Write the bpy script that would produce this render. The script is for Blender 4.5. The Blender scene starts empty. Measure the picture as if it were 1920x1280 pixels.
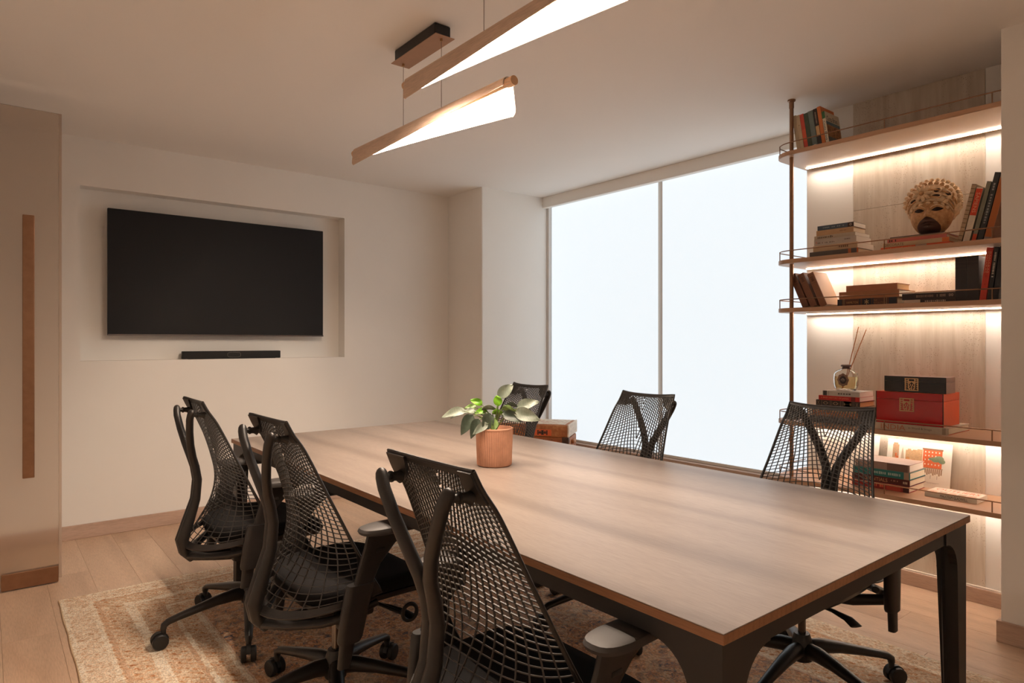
import bpy, bmesh, math, random
from mathutils import Matrix, Vector
random.seed(7)
PI = math.pi
scene = bpy.context.scene
col = scene.collection

# ------------------------------------------------------------------ camera
cam_d = bpy.data.cameras.new('camera')
cam_d.sensor_width = 36.0
cam_d.lens = 1228.0 / 1920.0 * 36.0
cam_d.clip_start = 0.02
cam = bpy.data.objects.new('camera', cam_d)
cam.location = (0, 0, 1.24)
cam.rotation_euler = (PI / 2, 0, -math.atan(985.0 / 1228.0))
col.objects.link(cam)
scene.camera = cam
# ------------------------------------------------------------------ world and exposure
world = bpy.data.worlds.new('daylight')
scene.world = world
world.use_nodes = True
world.node_tree.nodes['Background'].inputs[0].default_value = (0.75, 0.87, 1.0, 1)
world.node_tree.nodes['Background'].inputs[1].default_value = 1.0
vs = scene.view_settings
vs.view_transform = 'Standard'
vs.look = 'None'
vs.gamma = 1.0
vs.exposure = 0.22
vs.use_curve_mapping = False
# strengths of the room's lamps and of the glow added to the blind cloth
LAMP_POWER = 660.0
LAMP_COLOR = (1.0, 0.81, 0.64)
LED_POWER = 52.0
LED_COLOR = (1.0, 0.86, 0.73)
BLIND_POWER = 0.81
BLIND_COLOR = (0.87, 0.95, 1.0)

# ------------------------------------------------------------------ helpers
def lin(c):
    return tuple(((v / 255.0) / 12.92 if v / 255.0 <= 0.04045 else ((v / 255.0 + 0.055) / 1.055) ** 2.4) for v in c) + (1.0,)

class MB:
    """collects faces; build() links them as one mesh object"""
    def __init__(s):
        s.v = []; s.f = []
    def add(s, vs_, fs_):
        o = len(s.v)
        s.v += [tuple(p) for p in vs_]
        s.f += [tuple(i + o for i in f) for f in fs_]
        return s
    def box(s, x0, x1, y0, y1, z0, z1):
        v = [(x, y, z) for z in (z0, z1) for y in (y0, y1) for x in (x0, x1)]
        return s.add(v, [(0, 2, 3, 1), (4, 5, 7, 6), (0, 1, 5, 4), (2, 6, 7, 3), (0, 4, 6, 2), (1, 3, 7, 5)])
    def rbox(s, x0, x1, y0, y1, z0, z1, r=0.004, seg=2):
        bm = bmesh.new()
        bmesh.ops.create_cube(bm, size=1.0)
        for w in bm.verts:
            w.co = Vector(((x0 + x1) / 2 + w.co.x * (x1 - x0), (y0 + y1) / 2 + w.co.y * (y1 - y0), (z0 + z1) / 2 + w.co.z * (z1 - z0)))
        bmesh.ops.bevel(bm, geom=bm.edges[:], offset=r, segments=seg, profile=0.5, affect='EDGES')
        bm.verts.index_update()
        s.add([w.co[:] for w in bm.verts], [[w.index for w in f.verts] for f in bm.faces])
        bm.free()
        return s
    def rings(s, rings, closed=True, cap0=True, cap1=True):
        n = len(rings[0]); v = []; f = []
        for r in rings: v += [tuple(p) for p in r]
        for i in range(len(rings) - 1):
            for k in range(n if closed else n - 1):
                a = i * n + k; b = i * n + (k + 1) % n
                f.append((a, b, b + n, a + n))
        if cap0: f.append(tuple(range(n - 1, -1, -1)))
        if cap1: f.append(tuple((len(rings) - 1) * n + k for k in range(n)))
        return s.add(v, f)
    def lathe(s, prof, seg=32, c=(0, 0), cap0=True, cap1=True):
        return s.rings([[(c[0] + r * math.cos(2 * PI * k / seg), c[1] + r * math.sin(2 * PI * k / seg), z) for k in range(seg)] for r, z in prof], True, cap0, cap1)
    def sweep(s, pts, ra, rb=None, seg=10, up=(0, 0, 1), cap=True):
        """elliptical tube: ra across (side), rb along the second normal; scalars or lists"""
        P = [Vector(p) for p in pts]; n = len(P)
        A = ra if isinstance(ra, (list, tuple)) else [ra] * n
        B = A if rb is None else (rb if isinstance(rb, (list, tuple)) else [rb] * n)
        upv = Vector(up); R = []; prev = None
        for i in range(n):
            t = (P[min(i + 1, n - 1)] - P[max(i - 1, 0)]).normalized()
            if prev is None:
                side = t.cross(upv)
                if side.length < 1e-4: side = t.cross(Vector((1, 0, 0)))
                side.normalize()
            else:
                side = prev - t * prev.dot(t)
                side.normalize()
            prev = side
            nrm = side.cross(t).normalized()
            R.append([P[i] + side * (A[i] * math.cos(2 * PI * k / seg)) + nrm * (B[i] * math.sin(2 * PI * k / seg)) for k in range(seg)])
        return s.rings(R, True, cap, cap)
    def ell(s, c, r, n=12, m=8, mat=None):
        """ellipsoid"""
        R = []
        for i in range(m + 1):
            a = -PI / 2 + PI * i / m
            ring = []
            for k in range(n):
                p = Vector((r[0] * max(math.cos(a), .001) * math.cos(2 * PI * k / n), r[1] * max(math.cos(a), .001) * math.sin(2 * PI * k / n), r[2] * math.sin(a)))
                if mat: p = mat @ p
                ring.append(Vector(c) + p)
            R.append(ring)
        return s.rings(R)
    def prism(s, poly, axis, a, b):
        """polygon (2D) extruded along axis 'x','y','z' from a to b"""
        def P(p, h):
            return {'x': (h, p[0], p[1]), 'y': (p[0], h, p[1]), 'z': (p[0], p[1], h)}[axis]
        n = len(poly)
        v = [P(p, a) for p in poly] + [P(p, b) for p in poly]
        f = [tuple(range(n - 1, -1, -1)), tuple(range(n, 2 * n))] + [(k, (k + 1) % n, n + (k + 1) % n, n + k) for k in range(n)]
        return s.add(v, f)
    def xf(s, M):
        s.v = [tuple(M @ Vector(p)) for p in s.v]
        return s
    def mesh(s, name):
        me = bpy.data.meshes.new(name)
        me.from_pydata(s.v, [], s.f)
        bm = bmesh.new(); bm.from_mesh(me)
        bmesh.ops.recalc_face_normals(bm, faces=bm.faces[:])
        bm.to_mesh(me); bm.free()
        return me
    def build(s, name, m, parent=None, smooth=False, angle=None):
        me = s.mesh(name)
        if m: me.materials.append(m)
        return link(name, me, parent, smooth)

def link(name, me, parent=None, smooth=False):
    if smooth:
        me.polygons.foreach_set('use_smooth', [True] * len(me.polygons))
        try: me.set_sharp_from_angle(angle=math.radians(40))
        except Exception: pass
    o = bpy.data.objects.new(name, me)
    col.objects.link(o)
    if parent: o.parent = parent
    return o

def tag(o, label=None, cat=None, group=None, kind=None):
    if label: o['label'] = label
    if cat: o['category'] = cat
    if group: o['group'] = group
    if kind: o['kind'] = kind
    return o

def thing(name, label, cat, loc=(0, 0, 0), rz=0.0, group=None):
    o = bpy.data.objects.new(name, None)
    o.empty_display_size = 0.1
    col.objects.link(o)
    o.location = loc; o.rotation_euler = (0, 0, rz)
    return tag(o, label, cat, group)

def struct(name, mb, m, smooth=False):
    return tag(mb.build(name, m, None, smooth), kind='structure')

def copy_tree(o, parent=None):
    c = o.copy(); col.objects.link(c)
    if parent: c.parent = parent
    for ch in [k for k in bpy.data.objects if k.parent == o]:
        copy_tree(ch, c)
    return c

# ------------------------------------------------------------------ materials
MATS = {}
class N:
    """tiny node-tree writer"""
    def __init__(s, name):
        s.m = bpy.data.materials.new(name); s.m.use_nodes = True
        s.t = s.m.node_tree; s.b = s.t.nodes['Principled BSDF']
        s.out = s.t.nodes['Material Output']
    def n(s, kind, **kw):
        x = s.t.nodes.new('ShaderNode' + kind)
        for k, v in kw.items():
            if hasattr(x, k) and not k.startswith('in_'): setattr(x, k, v)
        return x
    def l(s, a, b): s.t.links.new(a, b)
    def coord(s, scale=(1, 1, 1), kind='Object'):
        tc = s.n('TexCoord'); mp = s.n('Mapping')
        mp.inputs['Scale'].default_value = scale
        s.l(tc.outputs[kind], mp.inputs['Vector'])
        return mp.outputs[0]
    def noise(s, vec, scale=5, detail=4, rough=.55, dist=0.0):
        x = s.n('TexNoise')
        x.inputs['Scale'].default_value = scale; x.inputs['Detail'].default_value = detail
        x.inputs['Roughness'].default_value = rough; x.inputs['Distortion'].default_value = dist
        if vec is not None: s.l(vec, x.inputs['Vector'])
        return x.outputs['Fac']
    def ramp(s, fac, stops):
        x = s.n('ValToRGB'); e = x.color_ramp.elements
        while len(e) < len(stops): e.new(0.5)
        for q, (p, c) in zip(e, stops):
            q.position = p; q.color = c if len(c) == 4 else lin(c)
        s.l(fac, x.inputs[0])
        return x.outputs[0]
    def mix(s, fac, a, b, mode='MIX'):
        x = s.n('Mix'); x.data_type = 'RGBA'; x.blend_type = mode
        ins = [i for i in x.inputs if i.enabled]
        for sock, val in zip((x.inputs[0], x.inputs[6], x.inputs[7]), (fac, a, b)):
            if hasattr(val, 'node'): s.l(val, sock)
            elif isinstance(val, (int, float)): sock.default_value = val
            else: sock.default_value = val if len(val) == 4 else lin(val)
        return x.outputs[2]
    def math(s, op, a, b=0.0):
        x = s.n('Math'); x.operation = op
        for sock, val in zip(x.inputs, (a, b)):
            if hasattr(val, 'node'): s.l(val, sock)
            else: sock.default_value = val
        return x.outputs[0]
    def bump(s, h, strength=.2, dist=.002):
        x = s.n('Bump'); x.inputs['Strength'].default_value = strength; x.inputs['Distance'].default_value = dist
        s.l(h, x.inputs['Height']); s.l(x.outputs[0], s.b.inputs['Normal'])
    def col(s, c):
        if hasattr(c, 'node'): s.l(c, s.b.inputs['Base Color'])
        else: s.b.inputs['Base Color'].default_value = c if len(c) == 4 else lin(c)
    def set(s, **kw):
        for k, v in kw.items():
            s.b.inputs[k.replace('_', ' ')].default_value = v
        return s

def M(name, c=(200, 200, 200), rough=.5, metal=0.0, spec=.5, vary=0.0, vscale=20.0, bump=0.0, bscale=200.0, stretch=(1, 1, 1), emit=None):
    if name in MATS: return MATS[name]
    q = N(name)
    q.set(Roughness=rough, Metallic=metal)
    q.b.inputs['Specular IOR Level'].default_value = spec
    if vary > 0:
        v = q.coord(stretch)
        f = q.noise(v, vscale, 5)
        L = lin(c)
        lo = tuple(max(0, x * (1 - vary)) for x in L[:3]) + (1,); hi = tuple(min(1, x * (1 + vary)) for x in L[:3]) + (1,)
        q.col(q.ramp(f, [(.3, lo), (.7, hi)]))
    else: q.col(c)
    if bump > 0: q.bump(q.noise(q.coord(stretch), bscale, 3), bump, .002)
    if emit:
        q.b.inputs['Emission Color'].default_value = tuple(emit[0]) + (1,)
        q.b.inputs['Emission Strength'].default_value = emit[1]
    MATS[name] = q.m
    return q.m

def wood(name, dark, mid, light, axis='y', rough=.45, ring=3.0, boards=0.0, objrand=False, gmix=.3):
    q = N(name)
    st = {'x': (1, 14, 14), 'y': (14, 1, 14), 'z': (14, 14, 1)}[axis]
    st2 = {'x': (.35, 3, 3), 'y': (3, .35, 3), 'z': (3, 3, .35)}[axis]
    tc = q.n('TexCoord'); vec = tc.outputs['Object']
    info = None
    if objrand:
        info = q.n('ObjectInfo')
        add = q.n('VectorMath'); add.operation = 'ADD'
        cx = q.n('CombineXYZ'); r = q.math('MULTIPLY', info.outputs['Random'], 37.0)
        q.l(r, cx.inputs[0]); q.l(r, cx.inputs[1]); q.l(vec, add.inputs[0]); q.l(cx.outputs[0], add.inputs[1]); vec = add.outputs[0]
    def mp(sc):
        m_ = q.n('Mapping'); m_.inputs['Scale'].default_value = sc; q.l(vec, m_.inputs['Vector']); return m_.outputs[0]
    fine = q.noise(mp(tuple(x * 9 for x in st)), 2.2, 4, .6)
    mid_n = q.noise(mp(st2), 1.6, 5, .6, 1.2)
    w = q.n('TexWave'); w.wave_type = 'BANDS'; w.bands_direction = {'x': 'Y', 'y': 'X', 'z': 'X'}[axis]
    w.inputs['Scale'].default_value = ring; w.inputs['Distortion'].default_value = 7.0
    w.inputs['Detail'].default_value = 3.0; w.inputs['Detail Scale'].default_value = .8
    q.l(mp({'x': (.3, 2, 2), 'y': (2, .3, 2), 'z': (2, 2, .3)}[axis]), w.inputs['Vector'])
    base = q.ramp(mid_n, [(.28, dark), (.5, mid), (.75, light)])
    grain = q.ramp(w.outputs['Fac'], [(0.0, (186, 180, 176)), (.16, (238, 236, 234)), (.6, (255, 255, 255))])
    c = q.mix(gmix, base, grain, 'MULTIPLY')
    fr = q.ramp(fine, [(.35, (212, 210, 208)), (.6, (255, 255, 255))])
    c = q.mix(.5, c, fr, 'MULTIPLY')
    if boards > 0:
        sp = q.n('SeparateXYZ'); q.l(tc.outputs['Object'], sp.inputs[0])
        k = q.math('FLOOR', q.math('DIVIDE', sp.outputs[{'x': 1, 'y': 0, 'z': 0}[axis]], boards))
        wn = q.n('TexWhiteNoise'); wn.noise_dimensions = '1D'; q.l(k, wn.inputs['W'])
        c = q.mix(1.0, c, q.ramp(wn.outputs['Value'], [(0, (240, 238, 237)), (1, (255, 255, 255))]), 'MULTIPLY')
    if objrand:
        c = q.mix(1.0, c, q.ramp(info.outputs['Random'], [(0, (240, 237, 235)), (1, (255, 255, 255))]), 'MULTIPLY')
    q.col(c); q.set(Roughness=rough)
    q.bump(fine, .12, .0006)
    MATS[name] = q.m
    return q.m

WALL = M('warm_white_paint', (247, 242, 235), .85, vary=.015, vscale=2.0, bump=.06, bscale=300, spec=.2)
CEIL = M('ceiling_paint', (248, 243, 237), .9, vary=.01, vscale=1.0, spec=.15)
OAK = wood('table_oak', (144, 129, 118), (156, 141, 130), (166, 151, 140), 'y', .36, .55, boards=.30, gmix=.45)
EDGE = wood('table_edge_oak', (140, 94, 62), (166, 116, 80), (188, 138, 98), 'y', .45, 9.0)
FLOORM = wood('floor_oak', (206, 172, 144), (218, 186, 158), (228, 198, 170), 'y', .42, .7, objrand=True, gmix=.2)
BASEB = wood('baseboard_oak', (194, 162, 142), (204, 174, 154), (212, 184, 166), 'x', .5, 3.0)
BASEBY = wood('baseboard_oak_long', (194, 162, 142), (204, 174, 154), (212, 184, 166), 'y', .5, 3.0)
JOINT = M('floor_joint', (120, 90, 70), .9)
BLACKP = M('graphite_plastic', (38, 34, 32), .42, vary=.1, vscale=60, bump=.08, bscale=900)
MESHP = M('mesh_elastomer', (58, 54, 51), .5, vary=.08, vscale=40)
BASEP = M('base_plastic', (35, 32, 30), .38, bump=.05, bscale=700)
FABRIC = M('black_seat_fabric', (22, 20, 20), .95, vary=.25, vscale=400, bump=.5, bscale=1200, spec=.2)
RUBBER = M('caster_black', (30, 28, 27), .5)
STEELB = M('table_black_steel', (38, 34, 32), .45, bump=.04, bscale=500)
CHROME = M('dark_chrome', (120, 112, 105), .25, 1.0)
BRONZE = M('bronze_metal', (150, 114, 88), .38, .85, vary=.08, vscale=30)
COPPERW = M('copper_plate', (176, 138, 112), .42, .4, vary=.05, vscale=10)
BRASS = M('brass_plate', (196, 160, 118), .32, .8, vary=.08, vscale=60)
TVB = M('television_screen', (40, 40, 41), .6, spec=.15)
TVE = M('television_edge', (18, 18, 19), .4)
SBAR = M('soundbar_cloth', (34, 32, 31), .8, vary=.3, vscale=500)

# ------------------------------------------------------------------ room shell
ZC = 2.53; YW = 4.923
# floor base and planks
floor = struct('floor', MB().box(-.8, 4.1, -1.6, 5.2, -.05, -.0125), JOINT)
pw, pl = .192, 1.5
plank_me = MB().rbox(0, pw - .0006, 0, pl - .0006, -.0125, 0, .0006, 1).mesh('plank'); plank_me.materials.append(FLOORM)
for i in range(25):
    x0 = -.72 + i * pw
    off = [-.9, -1.35, -.45, -1.1, -.2][i % 5] - .9
    for k in range(5):
        y0 = off + k * pl
        if y0 > 4.95 or y0 + pl < -1.5: continue
        o = link('plank', plank_me, floor); o.location = (x0, y0, 0)
ceiling = struct('ceiling', MB().box(-.8, 4.3, -1.6, 5.2, ZC, ZC + .1), CEIL)
# back wall with the recess for the television
RX0, RX1, RZ0, RZ1, RD = .459, 2.232, 1.116, 2.226, .115
struct('wall_back', MB().box(RX0, RX1, YW + RD, YW + .25, RZ0, RZ1), WALL)
struct('wall_back_lower', MB().box(RX0, RX1, YW, YW + .25, -.05, RZ0), WALL)
struct('wall_back_upper', MB().box(RX0, RX1, YW, YW + .25, RZ1, ZC), WALL)
struct('wall_back_left', MB().box(-.8, RX0, YW, YW + .25, -.05, ZC), WALL)
struct('wall_back_right', MB().box(RX1, 3.4, YW, YW + .25, -.05, ZC), WALL)
# the column between the back wall and the window
XC, YC = 3.222, 4.42
w = MB(); r = .012
poly = [(XC, 5.1), (4.2, 5.1), (4.2, YC)] + [(XC + r - r * math.sin(a), YC + r - r * math.cos(a)) for a in [k * PI / 12 for k in range(0, 7)]]
w.prism(poly, 'z', -.05, ZC)
struct('wall_column', w, WALL, True)
# window side
XWB = 3.978
w = MB().box(XWB + .0, 4.2, 1.88, YC, -.05, .335)
struct('wall_window', w, WALL)
w = MB().box(XWB + .125, 4.2, 1.88, 4.41, 2.40, ZC)
struct('wall_window_top', w, WALL)
# wall behind the shelves and the near wall
XS, XN = 3.682, 3.273
struct('wall_niche', MB().box(XS, 4.2, .70, 1.878, -.05, ZC), WALL)
struct('wall_right', MB().box(XN, 4.2, -1.6, .847, -.05, ZC), WALL)
struct('wall_left', MB().box(-.85, -.66, -1.6, 5.1, -.05, ZC), WALL)
struct('wall_front', MB().box(-.8, 4.2, -1.65, -1.45, -.05, ZC), WALL)
# travertine slabs
q = N('travertine')
v = q.coord((1, 4.5, .55)); v2 = q.coord((1, 1, 1))
a = q.noise(v, 3.0, 6, .62, .6); b = q.noise(q.coord((1, 9, .5)), 4, 4, .6)
c1 = q.ramp(a, [(.3, (186, 168, 148)), (.5, (205, 190, 171)), (.72, (222, 210, 194))])
c1 = q.mix(.22, c1, q.ramp(b, [(.35, (190, 172, 150)), (.65, (235, 226, 214))]), 'MIX')
vo = q.n('TexVoronoi'); vo.inputs['Scale'].default_value = 150; vo.inputs['Randomness'].default_value = 1.0
q.l(q.coord((1, 1.0, .62)), vo.inputs['Vector'])
msk = q.noise(q.coord((1, 6, 1.6)), 2.2, 3)
pit = q.math('MULTIPLY', q.math('LESS_THAN', vo.outputs['Distance'], .22), q.math('GREATER_THAN', msk, .53))
c1 = q.mix(q.math('MULTIPLY', pit, .75), c1, (158, 132, 108))
q.col(c1); q.set(Roughness=.6); q.bump(q.math('SUBTRACT', a, pit), .2, .001)
TRAV = q.m
slabs = tag(MB().box(XS - .001, XS, 1.0145, 1.6185, .0, ZC).build('wall_travertine', M('stone_backing', (190, 174, 156), .8)), kind='structure')
for z0, z1 in ((.078, 1.9475), (1.9495, ZC)):
    MB().rbox(XS - .004, XS - .001, 1.0145, 1.6185, z0, z1, .001, 1).build('stone_slab', TRAV, slabs)
# baseboards
BH = .088
struct('baseboard_back', MB().rbox(-.66, XC, YW - .014, YW, 0, BH, .002, 1), BASEB)
struct('baseboard_column', MB().rbox(XC - .014, XC, YC - .014, YW - .014, 0, BH, .002, 1), BASEBY)
struct('baseboard_reveal', MB().rbox(XC, XWB, YC - .014, YC, 0, BH, .002, 1), BASEB)
struct('baseboard_window', MB().rbox(XWB - .014, XWB, 1.878, YC - .014, 0, BH, .002, 1), BASEBY)
struct('baseboard_niche', MB().rbox(XS - .020, XS - .0045, .847, 1.878, 0, .072, .002, 1), BASEBY)
struct('trim_1', MB().rbox(XS - .014, XS - .0045, .847, 1.878, .072, .08, .0015, 1), M('white_lip', (235, 225, 212), .5))
struct('baseboard_right', MB().rbox(XN - .014, XN, -1.45, .861, 0, BH, .002, 1), BASEBY)
struct('baseboard_right_return', MB().rbox(XN, XS - .03, .847, .861, 0, BH, .002, 1), BASEB)
# pelmet over the window
struct('trim_2', MB().rbox(3.898, 3.945, 1.878, YC, 2.437, ZC, .002, 1), WALL)
# side channel of the blinds and sill
struct('trim_3', MB().rbox(XWB - .03, XWB + .05, YC - .028, YC, .36, 2.52, .002, 1), M('white_channel', (226, 220, 214), .5))
struct('trim_4', MB().rbox(XWB - .05, XWB + .10, 1.878, YC, .335, .372, .003, 1), BASEBY)
# window: frame, mullion and panes outside the blinds
wf = MB()
FRM = M('window_frame_taupe', (196, 180, 166), .6)
for (y0, y1, z0, z1) in ((1.885, 1.945, .36, 2.5), (4.36, 4.42, .36, 2.5), (1.945, 4.36, .36, .42), (1.945, 4.36, 2.40, 2.5)):
    wf.box(XWB + .06, XWB + .12, y0, y1, z0, z1)
win = tag(wf.build('window_1', FRM), kind='structure')
MB().rbox(XWB + .022, XWB + .12, 3.12, 3.21, .37, 2.5, .002, 1).build('mullion', FRM, win)
qg = N('window_glass'); qg.set(Roughness=.0, IOR=1.45); qg.b.inputs['Transmission Weight'].default_value = 1.0; qg.col((235, 242, 245))
for y0, y1 in ((1.945, 3.12), (3.21, 4.36)):
    MB().box(XWB + .088, XWB + .094, y0, y1, .42, 2.40).build('pane', qg.m, win)
# roller blinds: the cloth itself emits, in place of daylight shining through
q = N('glowing_blind_cloth')
wv = q.noise(q.coord((1, 3, 160)), 4, 4, .6)
bc = q.ramp(wv, [(.3, tuple(v * .955 for v in BLIND_COLOR) + (1,)), (.7, BLIND_COLOR + (1,))])
q.col((150, 152, 154)); q.set(Roughness=.9)
q.l(bc, q.b.inputs['Emission Color']); q.b.inputs['Emission Strength'].default_value = BLIND_POWER
BLIND = q.m
for y0, y1, lab in ((3.186, 4.385, 'white glowing roller blind nearest the corner column'), (1.90, 3.144, 'white glowing roller blind beside the lit shelves')):
    t = thing('roller_blind', lab, 'blind', (XWB, (y0 + y1) / 2, .372), 0, 'roller blinds over the window')
    h = (y1 - y0) / 2
    MB().box(-.001, .001, -h, h, .02, 2.14).build('cloth', BLIND, t)
    MB().rbox(-.006, .006, -h, h, .001, .022, .002, 1).build('bottom_bar', M('blind_bar', (220, 214, 206), .5), t)
    mb = MB(); mb.sweep([(.0, -h, 2.12), (.0, h, 2.12)], .022, seg=16); mb.build('roller_tube', M('blind_bar'), t, True)

# ------------------------------------------------------------------ television, soundbar, glass door
t = thing('television', 'large black flat-screen television in the wall recess', 'television', (1.338, YW + .022, 1.279))
hw = .727
MB().rbox(-hw, hw, .004, .03, 0, .828, .003, 1).build('bezel', TVE, t)
MB().box(-hw + .004, hw - .004, 0, .004, .012, .824).build('screen', TVB, t)
MB().rbox(-hw, hw, -.001, .006, .0, .010, .001, 1).build('bottom_trim', M('tv_trim', (92, 84, 80), .35, .6), t)
MB().rbox(-.3, .3, .03, .0925, .2, .6, .004, 1).build('wall_bracket', TVE, t)
t = thing('soundbar', 'slim black conference soundbar on the recess ledge', 'soundbar', (1.392, YW + .045, RZ0))
MB().rbox(-.335, .335, -.03, .03, .002, .056, .004, 2).build('body', SBAR, t, True)
mb = MB(); pts = [(.045 * math.copysign(abs(math.cos(a)) ** .5, math.cos(a)), -.031, .029 + .017 * math.copysign(abs(math.sin(a)) ** .5, math.sin(a))) for a in [2 * PI * k / 28 for k in range(29)]]
mb.sweep(pts, .0018, seg=6, up=(0, 1, 0)); mb.build('camera_ring', M('ring_grey', (96, 90, 84), .4), t, True)
MB().rbox(-.038, .038, -.0315, -.029, .016, .042, .001, 1).build('camera_window', TVE, t)
MB().box(-.3, .3, -.02, .02, 0, .002).build('foot', TVE, t)

q = N('frosted_glass'); q.set(Roughness=.22, IOR=1.3); q.b.inputs['Transmission Weight'].default_value = .92; q.col((226, 214, 202))
GLASS = q.m
YD = 4.10
t = thing('glass_door', 'tall frosted glass door standing open at the left', 'door', (-.16, YD, 0))
MB().rbox(-.46, .45, 0, .012, .022, 2.415, .001, 1).build('pane', GLASS, t)
q = N('edge_seal'); q.set(Roughness=.3, IOR=1.2); q.b.inputs['Transmission Weight'].default_value = .6; q.col((222, 204, 188))
MB().rbox(.45, .463, -.001, .013, .022, 2.415, .001, 1).build('edge_seal', q.m, t)
h = MB().rbox(.298, .347, -.055, -.035, .56, 1.87, .003, 2).build('handle', BRONZE, t)
for z in (.7, 1.73): MB().rbox(.312, .332, -.0355, 0, z - .012, z + .012, .001, 1).build('handle_mount', BRONZE, h)
MB().rbox(.215, .449, -.012, .024, .006, .088, .003, 2).build('patch_fitting', BRONZE, t)
MB().rbox(-.46, .2, -.003, .015, .004, .022, .001, 1).build('bottom_seal', TVE, t)

# ------------------------------------------------------------------ rug
q = N('faded_rug')
tc = q.n('TexCoord'); sp = q.n('SeparateXYZ'); q.l(tc.outputs['Object'], sp.inputs[0])
HX, HY = 1.30, 1.92
wob = q.math('MULTIPLY', q.math('SUBTRACT', q.noise(q.coord(), 30, 3), .5), .02)
ex = q.math('SUBTRACT', HX, q.math('ABSOLUTE', sp.outputs[0])); ey = q.math('SUBTRACT', HY, q.math('ABSOLUTE', sp.outputs[1]))
e = q.math('ADD', q.math('MINIMUM', ex, ey), wob)
n1 = q.noise(q.coord(), 9, 6, .7); n2 = q.noise(q.coord((1, 1, 1)), 34, 5, .75, 1.5); n3 = q.noise(q.coord((2.2, 1, 1)), 90, 3, .7)
big = q.noise(q.coord(), 2.2, 3, .6)
vo = q.n('TexVoronoi'); vo.feature = 'DISTANCE_TO_EDGE'; vo.inputs['Scale'].default_value = 7.5; q.l(q.coord(), vo.inputs['Vector'])
vo2 = q.n('TexVoronoi'); vo2.inputs['Scale'].default_value = 16; q.l(q.coord(), vo2.inputs['Vector'])
mg = q.n('TexMagic'); mg.turbulence_depth = 3; mg.inputs['Scale'].default_value = 14; mg.inputs['Distortion'].default_value = 1.6; q.l(q.coord(), mg.inputs['Vector'])
field = q.ramp(n2, [(.38, (96, 102, 114)), (.45, (186, 158, 138)), (.50, (222, 150, 100)), (.58, (238, 208, 176))])
field = q.mix(q.ramp(big, [(.42, (0, 0, 0)), (.62, (190, 190, 190))]), field, q.ramp(n1, [(.40, (138, 136, 140)), (.5, (222, 174, 132)), (.60, (240, 214, 184))]))
field = q.mix(q.math('MULTIPLY', q.math('LESS_THAN', vo.outputs['Distance'], .05), .45), field, (222, 196, 164))
field = q.mix(q.math('MULTIPLY', q.math('LESS_THAN', vo2.outputs['Distance'], .26), .35), field, (110, 104, 108))
bord = q.ramp(n2, [(.40, (186, 124, 84)), (.49, (222, 166, 120)), (.58, (246, 230, 206))])
bord = q.mix(q.math('MULTIPLY', q.math('GREATER_THAN', mg.outputs['Fac'], .55), .55), bord, (230, 210, 182))
cream = q.ramp(n2, [(.38, (214, 178, 142)), (.5, (244, 228, 204)), (.6, (250, 238, 220))])
line = lambda a, b: q.math('MULTIPLY', q.math('GREATER_THAN', e, a), q.math('LESS_THAN', e, b))
c = q.mix(q.math('LESS_THAN', e, .50), field, cream)
c = q.mix(line(.125, .38), c, bord)
c = q.mix(line(.235, .275), c, cream)
c = q.mix(line(.40, .47), c, bord)
c = q.mix(line(.02, .105), c, q.mix(.5, bord, cream))
brk = q.ramp(n2, [(.40, (30, 30, 30)), (.6, (190, 190, 190))])
for a_, b_ in ((.13, .146), (.364, .38), (.49, .503)): c = q.mix(q.math('MULTIPLY', line(a_, b_), brk), c, (196, 130, 88))
c = q.mix(.65, c, q.ramp(n3, [(.36, (178, 174, 172)), (.56, (255, 255, 255))]), 'MULTIPLY')
q.col(c); q.set(Roughness=.95); q.b.inputs['Specular IOR Level'].default_value = .1; q.bump(q.math('ADD', n3, n2), .5, .003)
t = thing('area_rug', 'faded orange and cream patterned rug under the table', 'rug', (1.568, 1.862, 0))
MB().rbox(-HX, HX, -HY, HY, .0005, .009, .003, 2).build('pile', q.m, t)
bind = MB(); P = []
for (x0, y0, x1, y1) in ((-HX, -HY, HX, -HY), (HX, -HY, HX, HY), (HX, HY, -HX, HY), (-HX, HY, -HX, -HY)):
    for k in range(40):
        f = k / 40; j = .002 * math.sin(k * 1.7)
        P.append((x0 + (x1 - x0) * f + (j if x0 == x1 else 0), y0 + (y1 - y0) * f + (j if y0 == y1 else 0), .0042))
P.append(P[0])
bind.sweep(P, .004, seg=6); bind.build('bound_edge', M('rug_binding', (214, 186, 152), .95, vary=.2, vscale=120), t, True)

# ------------------------------------------------------------------ table
RUGZ = .0095
TX0, TX1, TY0, TY1, TZ = .962, 2.168, .633, 3.462, .75
cx, cy = (TX0 + TX1) / 2, (TY0 + TY1) / 2
hx, hy = (TX1 - TX0) / 2, (TY1 - TY0) / 2
t = thing('meeting_table', 'long pale oak meeting table with black steel legs', 'table', (cx, cy, 0))
MB().rbox(-hx, hx, -hy, hy, TZ - .002, TZ, .0008, 1).build('table_top', OAK, t)
MB().rbox(-hx, hx, -hy, hy, TZ - .020, TZ - .002, .001, 1).build('edge_band', EDGE, t)
ap = MB(); i = .012; za, zb = TZ - .058, TZ - .0205; th = .03
ap.box(-hx + i, -hx + i + th, -hy + i, hy - i, za, zb).box(hx - i - th, hx - i, -hy + i, hy - i, za, zb)
ap.box(-hx + i + th, hx - i - th, -hy + i, -hy + i + th, za, zb).box(-hx + i + th, hx - i - th, hy - i - th, hy - i, za, zb)
ap.build('apron', STEELB, t)
MB().box(-.03, .03, -hy + .05, hy - .05, za - .0, zb).build('centre_beam', STEELB, t)
for y in (-.6, .6): MB().box(-hx + .045, hx - .045, y - .025, y + .025, za + .005, zb).build('cross_beam', STEELB, t)
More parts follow.
